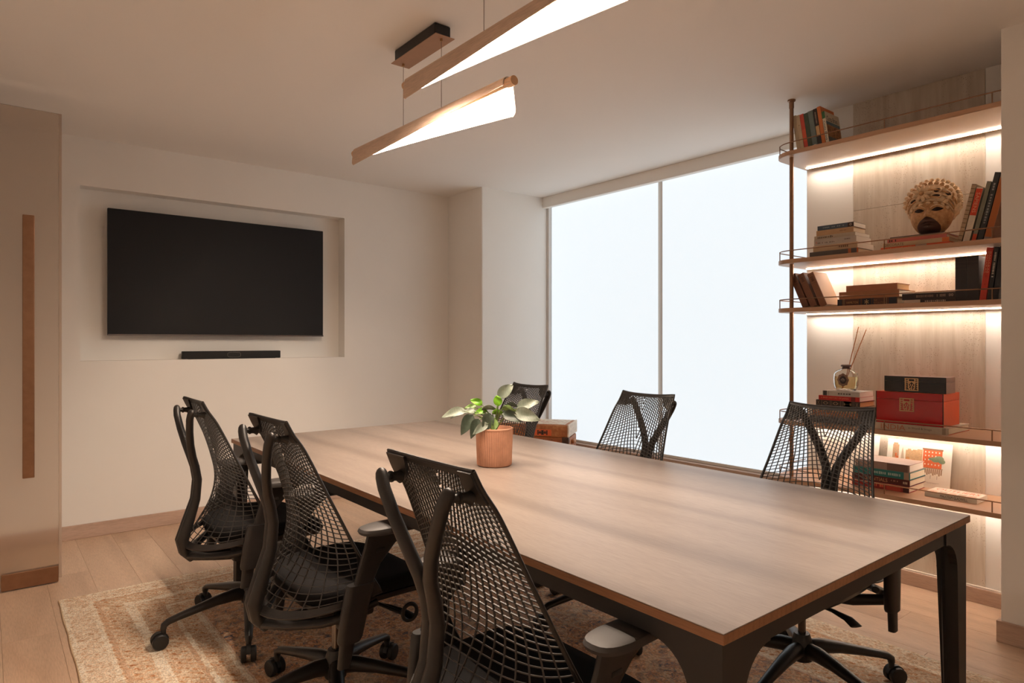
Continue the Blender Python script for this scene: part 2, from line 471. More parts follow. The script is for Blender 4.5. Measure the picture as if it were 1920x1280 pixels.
# corner legs: two tapering plates with a curved shoulder, meeting at the outer edge
def leg_profile():
    R = .085; wt, wb = .068, .045
    zt = za + .0
    p = [(0, RUGZ), (wb, RUGZ), (wt, zt - R)]
    for k in range(1, 9):
        a = PI / 2 * k / 8
        p.append((wt + R - R * math.cos(a), zt - R + R * math.sin(a)))
    return p + [(wt + R, zb), (0, zb)]
prof = leg_profile()
th = .020
for sx in (-1, 1):
    for sy in (-1, 1):
        m = MB()
        px_, py_ = sx * (hx - .008), sy * (hy - .008)
        m.prism([(px_ - sx * d, z) for d, z in prof], 'y', py_, py_ - sy * th)
        m.prism([(py_ - sy * max(d, th), z) for d, z in prof], 'x', px_, px_ - sx * th)
        # rounded web in the corner behind the plates
        m.sweep([(px_ - sx * .026, py_ - sy * .026, RUGZ), (px_ - sx * .03, py_ - sy * .03, zb)], [.016, .026], seg=12)
        m.build('leg', STEELB, t)

# ------------------------------------------------------------------ office chair
def lerp(a, b, t_): return a + (b - a) * t_
def spline(keys, t_):
    """Catmull-Rom through (t, value...) keys"""
    n = len(keys)
    i = 0
    while i < n - 2 and t_ > keys[i + 1][0]: i += 1
    k0, k1, k2, k3 = keys[max(i - 1, 0)], keys[i], keys[i + 1], keys[min(i + 2, n - 1)]
    u = (t_ - k1[0]) / (k2[0] - k1[0]); r = []
    for d in range(1, len(k1)):
        m1 = (k2[d] - k0[d]) / max(k2[0] - k0[0], 1e-6) * (k2[0] - k1[0]); m2 = (k3[d] - k1[d]) / max(k3[0] - k1[0], 1e-6) * (k2[0] - k1[0])
        r.append((2 * u**3 - 3 * u**2 + 1) * k1[d] + (u**3 - 2 * u**2 + u) * m1 + (-2 * u**3 + 3 * u**2) * k2[d] + (u**3 - u**2) * m2)
    return r
CEN = [(0, -.214, .984), (.2, -.178, .865), (.42, -.140, .735), (.6, -.125, .635), (.75, -.150, .545), (.88, -.205, .458), (1, -.262, .392)]
EDG = [(0, -.230, .991), (.08, -.212, .955), (.2, -.178, .90), (.45, -.112, .755), (.7, -.050, .615), (.88, -.002, .515), (1, .035, .452)]
WID = [(0, .157), (.12, .163), (.4, .188), (.7, .222), (.9, .246), (1, .250)]
def back_pt(u, v):
    s = abs(u)
    c = spline(CEN, v); e_ = spline(EDG, v); w_ = spline(WID, v)[0]
    k = s ** lerp(2.6, 2.0, v)
    f = lerp(s, math.sin(s * PI / 2), min(1, max(0, (v - .3) / .7)))
    return Vector((lerp(c[0], e_[0], k), math.copysign(w_ * f, u), lerp(c[1], e_[1], k)))
def back_nrm(u, v):
    d = .004
    a_ = back_pt(min(u + d, 1), v) - back_pt(max(u - d, -1), v); b_ = back_pt(u, min(v + d, 1)) - back_pt(u, max(v - d, 0))
    n_ = a_.cross(b_).normalized()
    return n_
def strand(mb, uv, wid, dep):
    P = [back_pt(*q_) for q_ in uv]; Nn = [back_nrm(*q_) for q_ in uv]; n = len(P); R = []
    for i_ in range(n):
        t_ = (P[min(i_ + 1, n - 1)] - P[max(i_ - 1, 0)])
        if t_.length < 1e-7: return
        t_.normalize(); sd = Nn[i_].cross(t_).normalized()
        R.append([P[i_] + sd * wid + Nn[i_] * dep, P[i_] - sd * wid + Nn[i_] * dep, P[i_] - sd * wid - Nn[i_] * dep, P[i_] + sd * wid - Nn[i_] * dep])
    mb.rings(R)
def patch(mb, grid, thick, off=0.0):
    """grid[i][j] of (u, v) made into a thin shell"""
    ni, nj = len(grid), len(grid[0]); v_ = []; f_ = []
    for sgn in (1, -1):
        for row in grid:
            for uv in row:
                v_.append(back_pt(*uv) + back_nrm(*uv) * (sgn * thick / 2 + off))
    o_ = ni * nj
    for i_ in range(ni - 1):
        for j_ in range(nj - 1):
            a_ = i_ * nj + j_
            f_.append((a_, a_ + 1, a_ + nj + 1, a_ + nj)); f_.append((o_ + a_, o_ + a_ + nj, o_ + a_ + nj + 1, o_ + a_ + 1))
    for j_ in range(nj - 1):
        a_ = j_; f_.append((a_, o_ + a_, o_ + a_ + 1, a_ + 1)); a_ = (ni - 1) * nj + j_; f_.append((a_, a_ + 1, o_ + a_ + 1, o_ + a_))
    for i_ in range(ni - 1):
        a_ = i_ * nj; f_.append((a_, a_ + nj, o_ + a_ + nj, o_ + a_)); a_ += nj - 1; f_.append((a_, o_ + a_, o_ + a_ + nj, a_ + nj))
    mb.add(v_, f_)

def make_chair():
    root = thing('office_chair', 'x', 'chair', (0, 0, 0))
    # --- webbed back
    web = MB()
    g0 = .56
    g = lambda v: g0 * (1 - v) ** 1.35
    na = 17
    for sgn in (-1, 1):
        for k in range(na + 1):
            a = -g0 / (1 - g0) + (1 + g0 / (1 - g0)) * k / na
            if k == na: continue
            uv = []
            for j in range(37):
                v = j / 36; s = a + (1 - a) * g(v)
                if s < 0:
                    # meets the middle line: add the crossing point and stop
                    gv = -a / (1 - a); vc = 1 - (gv / g0) ** (1 / 1.35); uv.append((0, min(max(vc, 0), 1))); break
                uv.append((sgn * s, v))
            if len(uv) > 2: strand(web, uv, .0016, .0017)
    b = -.20
    while b < .985:
        m = .20 * (1 - max(b, 0)) ** .8
        uv = []
        for j in range(-22, 23):
            u = j / 22; v = b + m * abs(u) ** 1.7
            if 0.01 <= v <= .99: uv.append((u, v))
            else:
                if len(uv) > 2: strand(web, uv, .0013, .0014)
                uv = []
        if len(uv) > 2: strand(web, uv, .0013, .0014)
        b += lerp(.0190, .037, max(b, 0) ** .8)
    o = web.build('webbed_back', MESHP, root); o['kind'] = 'stuff'
    # --- solid rim: border tube, top band, corner pods, lower gussets
    rim = MB()
    per = [(lerp(-1, 1, k / 24), 0) for k in range(25)] + [(1, k / 30) for k in range(1, 31)] + [(lerp(1, -1, k / 30), 1) for k in range(1, 31)] + [(-1, 1 - k / 30) for k in range(1, 31)]
    rim.sweep([back_pt(*p) for p in per], .0045, seg=7, up=(1, 0, 0))
    patch(rim, [[(lerp(-1, 1, k / 24), lerp(0, .020, j / 2)) for k in range(25)] for j in range(3)], .006)
    patch(rim, [[(lerp(-1, 1, k / 30), lerp(.965, 1, j / 2)) for k in range(31)] for j in range(3)], .006)
    for sg in (-1, 1):
        patch(rim, [[(sg * lerp(1 - .36 * (1 - (j / 10) ** 2) ** .5, 1, k / 10), .135 * j / 10) for k in range(11)] for j in range(11)], .0075, .0052)
        patch(rim, [[(sg * lerp(1 - .17 * (j / 8), 1, k / 4), lerp(.72, 1, j / 8)) for k in range(5)] for j in range(9)], .006)
        patch(rim, [[(sg * lerp(.972, 1, k / 2), lerp(.1, .8, j / 12)) for k in range(3)] for j in range(13)], .005)
    rim.build('back_rim', BLACKP, root, True)
    # --- Y tower behind
    tw = MB()
    for sg in (-1, 1):
        pts = [(-.235, sg * .006, .335), (-.262, sg * .010, .372), (-.272, sg * .012, .42), (-.250, sg * .0135, .49), (-.222, sg * .0135, .58), (-.215, sg * .0135, .66), (-.224, sg * .014, .715), (-.236, sg * .020, .755), (-.250, sg * .046, .81), (-.261, sg * .080, .868), (-.267, sg * .110, .920), (-.266, sg * .1215, .9405), (-.2645, sg * .1265, .950), (-.263, sg * .1290, .9555), (-.262, sg * .1305, .9585), (-.2615, sg * .1310, .9598)]
        ra = [.016, .019, .020, .019, .0175, .017, .017, .0165, .016, .0155, .0152, .0150, .0138, .0110, .0070, .0025]
        rb = [.014, .022, .024, .021, .017, .016, .0155, .015, .0145, .014, .0138, .0136, .0126, .0100, .0064, .0023]
        tw.sweep(pts, ra, rb, seg=14, up=(1, 0, 0))
    tw.build('tower', BLACKP, root, True)
    for sg in (-1, 1):
        pv = MB(); pv.sweep([(-.258, sg * .124, .940), (-.244, sg * .127, .939), (-.243, sg * .127, .939), (-.240, sg * .1275, .939), (-.239, sg * .128, .939), (-.226, sg * .129, .938), (-.216, sg * .130, .936)], [.0085, .0085, .0125, .0125, .0095, .0105, .015], seg=16)
        pv.build('pivot', BLACKP, root, True)
    # --- seat
    def outline(sc, n=40):
        r_ = []
        for k in range(n):
            a = 2 * PI * k / n; ca, sa = math.cos(a), math.sin(a)
            r_.append((.055 + sc * .225 * math.copysign(abs(ca) ** (2 / 3.4), ca), sc * .238 * math.copysign(abs(sa) ** (2 / 3.6), sa)))
        return r_
    def drop(x, y): return -.035 * max(0, (x - .13) / .15) ** 2 - .014 * max(0, (-.02 - x) / .15) * 0 + .016 * (abs(y) / .24) ** 3
    cu = MB(); cu.rings([[(x, y, z + drop(x, y)) for x, y in outline(sc)] for sc, z in ((.90, .418), (.985, .424), (1.0, .436), (.995, .450), (.965, .461), (.90, .467), (.7, .466), (.4, .463), (.1, .462))])
    cu.build('seat_cushion', FABRIC, root, True)
    pn = MB(); pn.rings([[(x, y, z + drop(x, y)) for x, y in outline(sc)] for sc, z in ((.30, .366), (.62, .376), (.92, .400), (.96, .418), (.9, .419))])
    pn.build('seat_pan', BLACKP, root, True)
    # rear cradle from tower foot round the seat to the arms
    cr = MB()
    for sg in (-1, 1):
        cr.sweep([(-.245, sg * .008, .352), (-.200, sg * .10, .362), (-.130, sg * .185, .378), (-.06, sg * .235, .398), (.02, sg * .252, .425)], [.020, .020, .018, .016, .012], [.016, .014, .014, .013, .010], seg=10)
    cr.sweep([(-.25, 0, .350), (-.15, 0, .335), (-.04, 0, .325), (.06, 0, .330)], [.03, .04, .05, .045], [.018, .022, .028, .026], seg=12)
    cr.build('tilt_frame', BLACKP, root, True)
    tm = MB().rbox(-.09, .11, -.07, .07, .305, .372, .012, 2); tm.build('tilt_box', BASEP, root, True)
    # --- arms
    for sg in (-1, 1):
        pad = MB()
        rings_ = []
        for z, sc in ((.650, .80), (.654, .96), (.663, 1.0), (.671, .96), (.675, .84), (.676, .3)):
            r_ = []
            for k in range(28):
                a = 2 * PI * k / 28; ca, sa = math.cos(a), math.sin(a)
                x = .065 + sc * .128 * math.copysign(abs(ca) ** .72, ca); y = sc * .043 * math.copysign(abs(sa) ** .72, sa) * (1.0 - .22 * (x - .065) / .128)
                r_.append((x, sg * (.292 + y), z - .016 * max(0, (x - .065) / .128) ** 2))
            rings_.append(r_)
        pad.rings(rings_); pd_ = pad.build('arm_pad', M('arm_pad_foam', (66, 62, 60), .55, bump=.15, bscale=600), root, True)
        bl = MB()
        # blade: sections (x front, x back, y, z) loft, flaring to the pad
        secs = [(-.118, -.080, .262, .262), (-.112, -.066, .264, .330), (-.095, -.045, .268, .40), (-.078, -.022, .274, .48), (-.060, .012, .281, .555), (-.045, .060, .287, .61), (-.040, .105, .290, .640), (-.038, .135, .291, .651)]
        R = []
        for x0, x1, y, z in secs:
            th_ = .012; r_ = []
            for k in range(16):
                a = 2 * PI * k / 16; ca, sa = math.cos(a), math.sin(a)
                r_.append(((x0 + x1) / 2 + (x1 - x0) / 2 * math.copysign(abs(ca) ** .6, ca), sg * (y + th_ * math.copysign(abs(sa) ** .7, sa)), z))
            R.append(r_)
        bl.rings(R); ao = bl.build('arm_post', BLACKP, root, True)
        sl = MB(); R = []
        for x0, x1, y, z in ((-.118, -.050, .266, .335), (-.120, -.042, .266, .345), (-.112, -.026, .270, .42), (-.098, -.008, .276, .50), (-.094, -.004, .277, .506)):
            r_ = []
            for k in range(16):
                a = 2 * PI * k / 16; ca, sa = math.cos(a), math.sin(a)
                r_.append(((x0 + x1) / 2 + (x1 - x0) / 2 * math.copysign(abs(ca) ** .6, ca), sg * (y + .018 * math.copysign(abs(sa) ** .7, sa)), z))
            R.append(r_)
        sl.rings(R); sl.sweep([(-.02, sg * .06, .345), (-.055, sg * .15, .345), (-.075, sg * .22, .360), (-.08, sg * .262, .372)], [.016, .016, .015, .014], [.022, .02, .018, .018], seg=10)
        so = sl.build('arm_sleeve', BLACKP, root, True)
        bt = MB().rbox(-.016, .016, -.004, .004, -.006, .006, .003, 2); bt.xf(Matrix.Translation((.005, sg * .296, .60)))
        bt.build('arm_button', BASEP, ao, True)
        lv = MB(); lv.sweep([(.09, sg * .08, .352), (.12, sg * .16, .355), (.135, sg * .215, .350), (.150, sg * .245, .340)], [.007, .008, .02, .022], [.006, .006, .006, .004], seg=8)
        lv.build('tilt_lever', BASEP, root, True)
    rg = MB(); rg.sweep([(.135 + .026 * math.cos(2 * PI * k / 24), -.252, .362 + .026 * math.sin(2 * PI * k / 24)) for k in range(25)], .0065, seg=8, up=(0, 1, 0))
    rg.sweep([(.09, -.1, .36), (.112, -.252, .362)], .006, seg=8)
    rg.build('tension_ring', BASEP, root, True)
    # --- column and swivel base
    cl = MB().lathe([(.013, .19), (.013, .306)], 16); cl.build('gas_column', CHROME, root, True)
    bs = MB().lathe([(.024, .098), (.036, .105), (.040, .13), (.036, .165), (.029, .186), (.026, .196), (.013, .1965)], 24)
    base = bs.build('swivel_base', BASEP, root, True)
    lg = MB(); lg.sweep([(.02, 0, .142), (.07, 0, .146), (.14, 0, .138), (.22, 0, .122), (.29, 0, .107), (.322, 0, .099), (.338, 0, .088), (.340, 0, .074)], [.022, .027, .024, .020, .0165, .0155, .0145, .012], [.030, .026, .020, .016, .0135, .013, .013, .012], seg=12)
    lg_me = lg.mesh('base_leg'); lg_me.materials.append(BASEP)
    ca = MB()
    for sy in (-1, 1):
        ca.xf(Matrix.Identity(4))
        R = [[(.354 + r_ * math.cos(2 * PI * k / 22), y, .0300 + r_ * math.sin(2 * PI * k / 22)) for k in range(22)] for r_, y in ((.012, sy * .008), (.0285, sy * .008), (.030, sy * .011), (.030, sy * .024), (.026, sy * .028), (.008, sy * .029))]
        ca.rings(R)
    hood = [[(.354 + .0335 * math.cos(a), y, .030 + .0335 * math.sin(a)) for a in [math.radians(20 + 150 * k / 10) for k in range(11)]] for y in (-.008, .008)]
    n_ = 11; v_ = hood[0] + hood[1]; ca.add(v_ + [(.352, -.008, .03), (.352, .008, .03)], [tuple(range(n_)) + (2 * n_,), tuple(range(2 * n_ - 1, n_ - 1, -1)) + (2 * n_ + 1,)] + [(k, k + 1, n_ + k + 1, n_ + k) for k in range(n_ - 1)])
    ca.lathe([(.010, .045), (.010, .078)], 12, (.340, 0))
    ca_me = ca.mesh('caster'); ca_me.materials.append(RUBBER)
    for k in range(5):
        o = link('base_leg', lg_me, base, True); o.rotation_euler = (0, 0, 2 * PI * k / 5)
        c_ = link('caster', ca_me, base, True); c_.rotation_euler = (0, 0, 2 * PI * k / 5)
    return root, base
chair0, base0 = make_chair()

CH = [  # x, y, facing, base phase, label
    (.925, 1.145, .02, 20, 'black webbed office chair nearest the camera, cropped by the lower edge'),
    (.918, 2.095, .03, 32, 'black webbed office chair in the middle of the row left of the table'),
    (.895, 2.935, .0, 180, 'black webbed office chair nearest the television wall, left of the table'),
    (2.262, 1.172, PI + .03, -177, 'black webbed office chair in front of the lit shelves'),
    (2.185, 2.004, PI - .04, 20, 'black webbed office chair in front of the middle bar between two blinds'),
    (2.165, 2.835, PI - .06, 55, 'black webbed office chair behind the potted plant'),
]
first = True
for x, y, rz, ph, lab in CH:
    o = chair0 if first else copy_tree(chair0)
    first = False
    o.location = (x, y, RUGZ); o.rotation_euler = (0, 0, rz)
    o['label'] = lab; o['group'] = 'office chairs round the meeting table'
    for ch in [k for k in bpy.data.objects if k.parent == o and k.name.startswith('swivel_base')]:
        ch.rotation_euler = (0, 0, math.radians(ph) - rz)

# ------------------------------------------------------------------ pendant lamps
VENEER = wood('lamp_veneer', (212, 180, 156), (220, 190, 166), (226, 198, 176), 'y', .5, 6.0, gmix=.15)
TUBEW = M('lamp_tube_wood', (214, 172, 134), .5, vary=.06, vscale=30, stretch=(1, .1, 1))
q = N('brushed_lining'); nn = q.noise(q.coord((60, 2, 60)), 3, 4); q.col(q.ramp(nn, [(.3, (214, 205, 196)), (.7, (242, 236, 228))])); q.set(Roughness=.45)
LINING = q.m
LEDM = M('pendant_light', (255, 255, 255), .5, emit=(LAMP_COLOR, LAMP_POWER))
WIRE = M('suspension_wire', (120, 100, 86), .4, .5)
def pendant(loc, L, tilt, hang, lab):
    t_ = thing('pendant_lamp', lab, 'lamp', loc, 0, 'linear pendant lamps over the table')
    tz = lambda y: -tilt * y          # slight fall towards the near end
    h_ = L / 2
    tb = MB(); tb.sweep([(0, -h_ - .035, tz(-h_ - .035)), (0, h_ + .03, tz(h_ + .03))], .017, seg=20)
    tube = tb.build('tube', TUBEW, t_, True)
    # grooves at the ends
    for sy in (-1, 1):
        for a in (200, 235, 270, 305, 340):
            r_ = math.radians(a); y0 = sy * (h_ + .002); y1 = sy * (h_ + .026)
            g_ = MB(); g_.sweep([(.0172 * math.cos(r_), y0, .0172 * math.sin(r_) + tz(y0)), (.0172 * math.cos(r_), y1, .0172 * math.sin(r_) + tz(y1))], .0012, seg=5)
            g_.build('groove', VENEER, tube)
    n = 48; ra = .021
    def section(f, off):
        """f 0 = far end (+y), 1 = near end; flaps: camera side (-x) shrinks, window side (+x) grows"""
        dn = lerp(.070, .013, f); df = .024 + .084 * f ** 1.2
        rr = ra + off; p = []
        spn = .10; spf = .16
        for k in range(7):
            d = dn * (1 - k / 6); p.append((-rr - d * spn, -d))
        for k in range(1, 12):
            a = PI - PI * k / 12; p.append((rr * math.cos(a), rr * math.sin(a)))
        for k in range(13):
            d = df * k / 12; p.append((rr + d * spf, -d))
        return p
    def sheet(off, name, mat):
        V = []; F = []
        for i_ in range(n + 1):
            f = i_ / n; y = lerp(h_, -h_, f)
            for x, z in section(f, off): 
                V.append((x, y, z + tz(y)))
        m_ = 31
        m_ = len(section(0, 0))
        for i_ in range(n):
            for k in range(m_ - 1):
                a = i_ * m_ + k; F.append((a, a + 1, a + m_ + 1, a + m_))
        return V, F, m_
    # outer veneer skin and inner lining, each a closed thin shell
    for name, o0, o1, mat in (('shade', .0006, .0016, VENEER), ('shade_lining', -.0006, .0004, LINING)):
        V0, F0, m_ = sheet(o0, name, mat); V1, F1, _ = sheet(o1, name, mat)
        # round the lower corners of the sheet ends
        mb = MB(); nV = len(V0)
        F = F0 + [tuple(i_ + nV for i_ in reversed(f)) for f in F1]
        for i_ in range(n):
            for k in (0, m_ - 1):
                a = i_ * m_ + k; F.append((a, a + m_, a + m_ + nV, a + nV))
        for i_ in (0, n):
            for k in range(m_ - 1):
                a = i_ * m_ + k; F.append((a, a + 1, a + 1 + nV, a + nV))
        def rc(p):
            x, y, z = p; 
            d = -(z - tz(y)); e_ = h_ - abs(y)
            fq = (h_ - y) / (2 * h_); lim = .024 + .084 * fq ** 1.2 if x > 0 else lerp(.070, .013, fq)
            over = d - (lim - .02)
            if over > 0 and e_ < .03 and lim > .03: y = math.copysign(h_ - max(e_, .020 * (over / .02) ** 2.5), y)
            return (x, y, z)
        mb.add([rc(p) for p in V0 + V1], F)
        mb.build(name, mat, t_, True)
    # light strip under the tube
    st = MB(); V = [(x_, y_, z_ + tz(y_)) for z_ in (-.0184, -.0162) for y_ in (-h_ + .01, h_ - .01) for x_ in (.0, .012)]
    st.add(V, [(0, 2, 3, 1), (4, 5, 7, 6), (0, 1, 5, 4), (2, 6, 7, 3), (0, 4, 6, 2), (1, 3, 7, 5)])
    st.build('light_strip', LEDM, tube)
    # wires and canopy
    zc = ZC - loc[2]
    y0, y1 = hang
    cn = MB().rbox(-.038, .038, y0 - .012, y1 + .012, zc - .053, zc, .006, 2).build('canopy', TVE, t_)
    MB().rbox(-.046, .046, y0 - .03, y1 + .03, zc - .0555, zc - .053, .0008, 1).build('canopy_plate', COPPERW, t_)
    for y in hang:
        MB().sweep([(0, y, tz(y) + .015), (0, y, zc - .056)], .0011, seg=6).build('wire', WIRE, t_)
        MB().lathe([(.006, zc - .066), (.006, zc - .0555)], 12, (0, y)).build('wire_grip', BRASS, t_, True)
    return t_
pendant((1.448, 2.437, 2.172), 1.22, -.020, (-.171, .142), 'lower twisted veneer pendant lamp hanging below the visible ceiling canopy')
pendant((1.275, 1.615, 2.232), 1.22, -.005, (-.2, .122), 'higher twisted veneer pendant lamp running out of the top of the picture')

# ------------------------------------------------------------------ potted plant
t = thing('potted_plant', 'leafy grey-green plant in a ribbed terracotta pot on the table', 'plant', (1.572, 2.072, TZ))
TERRA = M('terracotta', (208, 156, 128), .8, vary=.16, vscale=14, bump=.2, bscale=160, spec=.2)
TERRAD = M('terracotta_groove', (222, 152, 112), .85, vary=.12, vscale=20)
nr = 46
def ribbed(r, amp, ph=0.0): return [((r + amp * (0.5 + .5 * math.cos(nr * a)) ** .6) * 1.0, a) for a in [2 * PI * k / (nr * 6) for k in range(nr * 6)]]
mb = MB(); R = []
for r, z, am in ((.062, .0005, 0), (.0665, .003, 0), (.0670, .006, .0024), (.0685, .06, .0026), (.0710, .132, .0026), (.0714, .138, .0018), (.0725, .141, 0)):
    R.append([(rr * math.cos(a), rr * math.sin(a), z) for rr, a in ribbed(r, am)])
R += [[(rr * math.cos(a), rr * math.sin(a), z) for rr, a in ribbed(r, 0)] for r, z in ((.0738, .1425), (.0740, .147), (.073, .149), (.0685, .149), (.067, .140), (.066, .120))]
mb.rings(R, True, True, False); mb.build('pot', TERRA, t, True)
q = N('potting_soil'); f = q.noise(q.coord(), 120, 4); q.col(q.ramp(f, [(.35, (70, 44, 32)), (.6, (150, 98, 66))])); q.set(Roughness=1.0); q.bump(f, .8, .006)
mb = MB(); mb.lathe([(.0665, .126), (.05, .131), (.02, .134), (.004, .135)], 24); mb.build('soil', q.m, t, True)
def leafmat(n_, c0, c1, tr):
    q = N(n_)
    sp = q.n('SeparateXYZ'); tcu = q.n('TexCoord'); q.l(tcu.outputs['Object'], sp.inputs[0])
    w_ = q.n('TexWave'); w_.wave_type = 'BANDS'; w_.inputs['Scale'].default_value = 45; w_.inputs['Distortion'].default_value = 3; q.l(q.coord(), w_.inputs['Vector'])
    q.col(q.mix(.12, q.ramp(q.noise(q.coord((1, 1, 1)), 38, 5, .65), [(.3, c0), (.7, c1)]), q.ramp(w_.outputs['Fac'], [(0, c0), (1, c1)])))
    q.set(Roughness=.42); q.b.inputs['Subsurface Weight'].default_value = 0.0
    q.bump(w_.outputs['Fac'], .1, .001)
    return q.m
LG = leafmat('silver_leaf', (112, 122, 106), (146, 154, 138), .2); LD = leafmat('dark_leaf', (54, 66, 54), (84, 96, 80), .1); LL = leafmat('lime_leaf', (96, 160, 24), (140, 200, 48), .3); LM = leafmat('mid_leaf', (92, 124, 62), (134, 160, 92), .2)
STEM = M('leaf_stem', (108, 124, 72), .5, vary=.2, vscale=30)
RV = Vector((.78, -.6257, 0)); FV = Vector((.6257, .78, 0))      # picture-right and picture-depth directions on the floor
def leaf(lat, up, dep, L, W, yaw, pitch, roll, mat, base=(0, 0)):
    """leaf blade whose root is at lat/dep/up; the stem runs to the soil"""
    root = RV * lat + FV * dep + Vector((0, 0, up))
    d = (RV * math.cos(yaw) + FV * math.sin(yaw)) * math.cos(pitch) + Vector((0, 0, math.sin(pitch)))
    side = d.cross(Vector((0, 0, 1))).normalized(); nrm = side.cross(d).normalized()
    side, nrm = side * math.cos(roll) + nrm * math.sin(roll), nrm * math.cos(roll) - side * math.sin(roll)
    V = []; F = []; ni, nj = 11, 7
    for s_ in (0, 1):
        for i_ in range(ni):
            f = i_ / (ni - 1); w_ = W * (math.sin(PI * f ** .72) ** .8 if 0 < f < 1 else 0.02)
            cen = root + d * (L * f) - Vector((0, 0, 1)) * (L * .28 * f * f)
            for j_ in range(nj):
                g_ = (j_ / (nj - 1) - .5) * 2
                V.append(cen + side * (w_ * g_) + nrm * (abs(g_) ** 1.4 * w_ * .35 + .002 * math.sin(9 * f + 3 * g_) - s_ * .0012))
    o_ = ni * nj
    for i_ in range(ni - 1):
        for j_ in range(nj - 1):
            a = i_ * nj + j_; F.append((a, a + 1, a + nj + 1, a + nj)); F.append((o_ + a, o_ + a + nj, o_ + a + nj + 1, o_ + a + 1))
    for j_ in range(nj - 1):
        for a in (j_, (ni - 1) * nj + j_): F.append((a, a + 1, o_ + a + 1, o_ + a))
    for i_ in range(ni - 1):
        for a in (i_ * nj, i_ * nj + nj - 1): F.append((a, a + nj, o_ + a + nj, o_ + a))
    lo = MB().add(V, F).build('leaf', mat, t, True)
    b0 = Vector((base[0], base[1], .13)); mid = b0.lerp(root, .55) + Vector((0, 0, .02))
    st = MB(); st.sweep([b0, b0.lerp(mid, .5) + Vector((0, 0, .006)), mid, mid.lerp(root, .6) + Vector((0, 0, .003)), root + d * .01], [.0035, .003, .0026, .0022, .0015], seg=6)
    st.build('stem', STEM, t, True)
D = math.radians
leaf(-.112, .214, -.02, .098, .021, D(180), D(2), D(52), LG)           # long grey leaf to the left
leaf(-.062, .208, .03, .115, .017, D(180), D(3), D(20), LD)
leaf(-.075, .212, -.01, .05, .016, D(184), D(12), D(40), LG)
leaf(-.082, .204, -.04, .075, .025, D(195), D(-50), D(72), LD)          # drooping dark leaf over the rim
leaf(-.060, .190, -.055, .066, .021, D(200), D(-62), D(80), LD)
leaf(-.022, .170, -.06, .066, .017, D(196), D(-18), D(66), LG)
leaf(-.018, .212, -.05, .064, .026, D(210), D(-70), D(84), LD)
leaf(-.050, .222, -.02, .068, .018, D(12), D(14), D(40), LG)
leaf(-.072, .226, .02, .052, .012, D(176), D(14), D(50), LM)
leaf(-.048, .238, 0, .062, .0145, D(180), D(38), D(74), LL)             # lime leaf, upper left
leaf(.018, .236, -.03, .060, .0175, D(178), D(82), D(88), LL)           # lime leaf in the middle
leaf(.018, .262, .01, .102, .024, D(10), D(56), D(-76), LG)            # tall silver leaf on top
leaf(.030, .226, -.02, .058, .014, D(352), D(8), D(58), LM)
leaf(.040, .228, .03, .062, .018, D(10), D(16), D(40), LD)
leaf(.090, .222, -.01, .108, .023, D(2), D(34), D(-66), LG)            # silver leaf to the right
leaf(.078, .206, -.02, .104, .028, D(356), D(2), D(-74), LG)
leaf(.030, .206, -.01, .082, .023, D(344), D(-6), D(-66), LD)
leaf(.026, .196, .03, .088, .020, D(20), D(8), D(-50), LD)
leaf(-.030, .214, -.01, .052, .014, D(170), D(8), D(60), LL)
leaf(-.008, .210, -.02, .05, .013, D(20), D(10), D(60), LL)
leaf(.004, .190, -.03, .05, .018, D(250), D(-50), D(60), LM)

# ------------------------------------------------------------------ old travelling trunk by the window
q = N('trunk_leather'); f = q.noise(q.coord(), 12, 5, .65); q.col(q.ramp(f, [(.3, (128, 70, 36)), (.5, (172, 104, 58)), (.72, (206, 150, 96))])); q.set(Roughness=.6); q.bump(f, .3, .003)
LEATH = q.m
q = N('worn_labels'); f = q.noise(q.coord((1, 2, 1)), 16, 4, .6); q.col(q.ramp(f, [(.36, (186, 88, 48)), (.46, (226, 206, 178)), (.58, (236, 224, 204)), (.66, (170, 140, 116)), (.74, (230, 214, 190))])); q.set(Roughness=.7)
LABELS = q.m
DARKL = M('trunk_dark_metal', (86, 60, 46), .5, .3, vary=.3, vscale=40)
aw = math.atan2(-.81, .58)
t = thing('travel_trunk', 'worn tan leather travelling trunk with faded labels by the window', 'trunk', (3.425, 4.0, 0), aw)
TL, TD, TH = .64, .36, .60
MB().rbox(-TL / 2, TL / 2, -TD / 2, TD / 2, .012, TH - .105, .010, 2).build('body', LEATH, t, True)
lid = MB().rbox(-TL / 2 - .002, TL / 2 + .002, -TD / 2 - .002, TD / 2 + .002, TH - .100, TH, .014, 3).build('lid', LEATH, t, True)
MB().rbox(-TL / 2 + .03, TL / 2 - .03, -TD / 2 + .03, TD / 2 - .02, TH - .002, TH + .0015, .001, 1).build('top_labels', LABELS, lid)
sb = MB().rbox(-TL / 2 - .003, TL / 2 + .003, -TD / 2 - .006, -TD / 2 + .004, TH - .132, TH - .098, .002, 1).build('strap', M('trunk_strap', (150, 84, 44), .6, vary=.2, vscale=20), t)
for k in range(9): MB().ell((-TL / 2 + .06 + k * .065, -TD / 2 - .006, TH - .115), (.004, .002, .004), 8, 4).build('rivet', DARKL, sb)
for sx in (-1, 1):
    MB().rbox(sx * (TL / 2 - .02) - .027, sx * (TL / 2 - .02) + .027, -TD / 2 - .011, -TD / 2 + .03, TH - .145, TH - .092, .006, 2).build('corner_guard', DARKL, t, True)
    MB().rbox(sx * TL / 2 - .006, sx * TL / 2 + .006, -TD / 2 - .004, TD / 2 + .004, TH - .095, TH + .002, .004, 2).build('side_trim', M('trunk_trim', (226, 206, 184), .6, vary=.25, vscale=40), lid)
MB().rbox(.02, .26, -TD / 2 - .0035, -TD / 2 + .002, TH - .205, TH - .15, .001, 1).build('paper_label', LABELS, t)
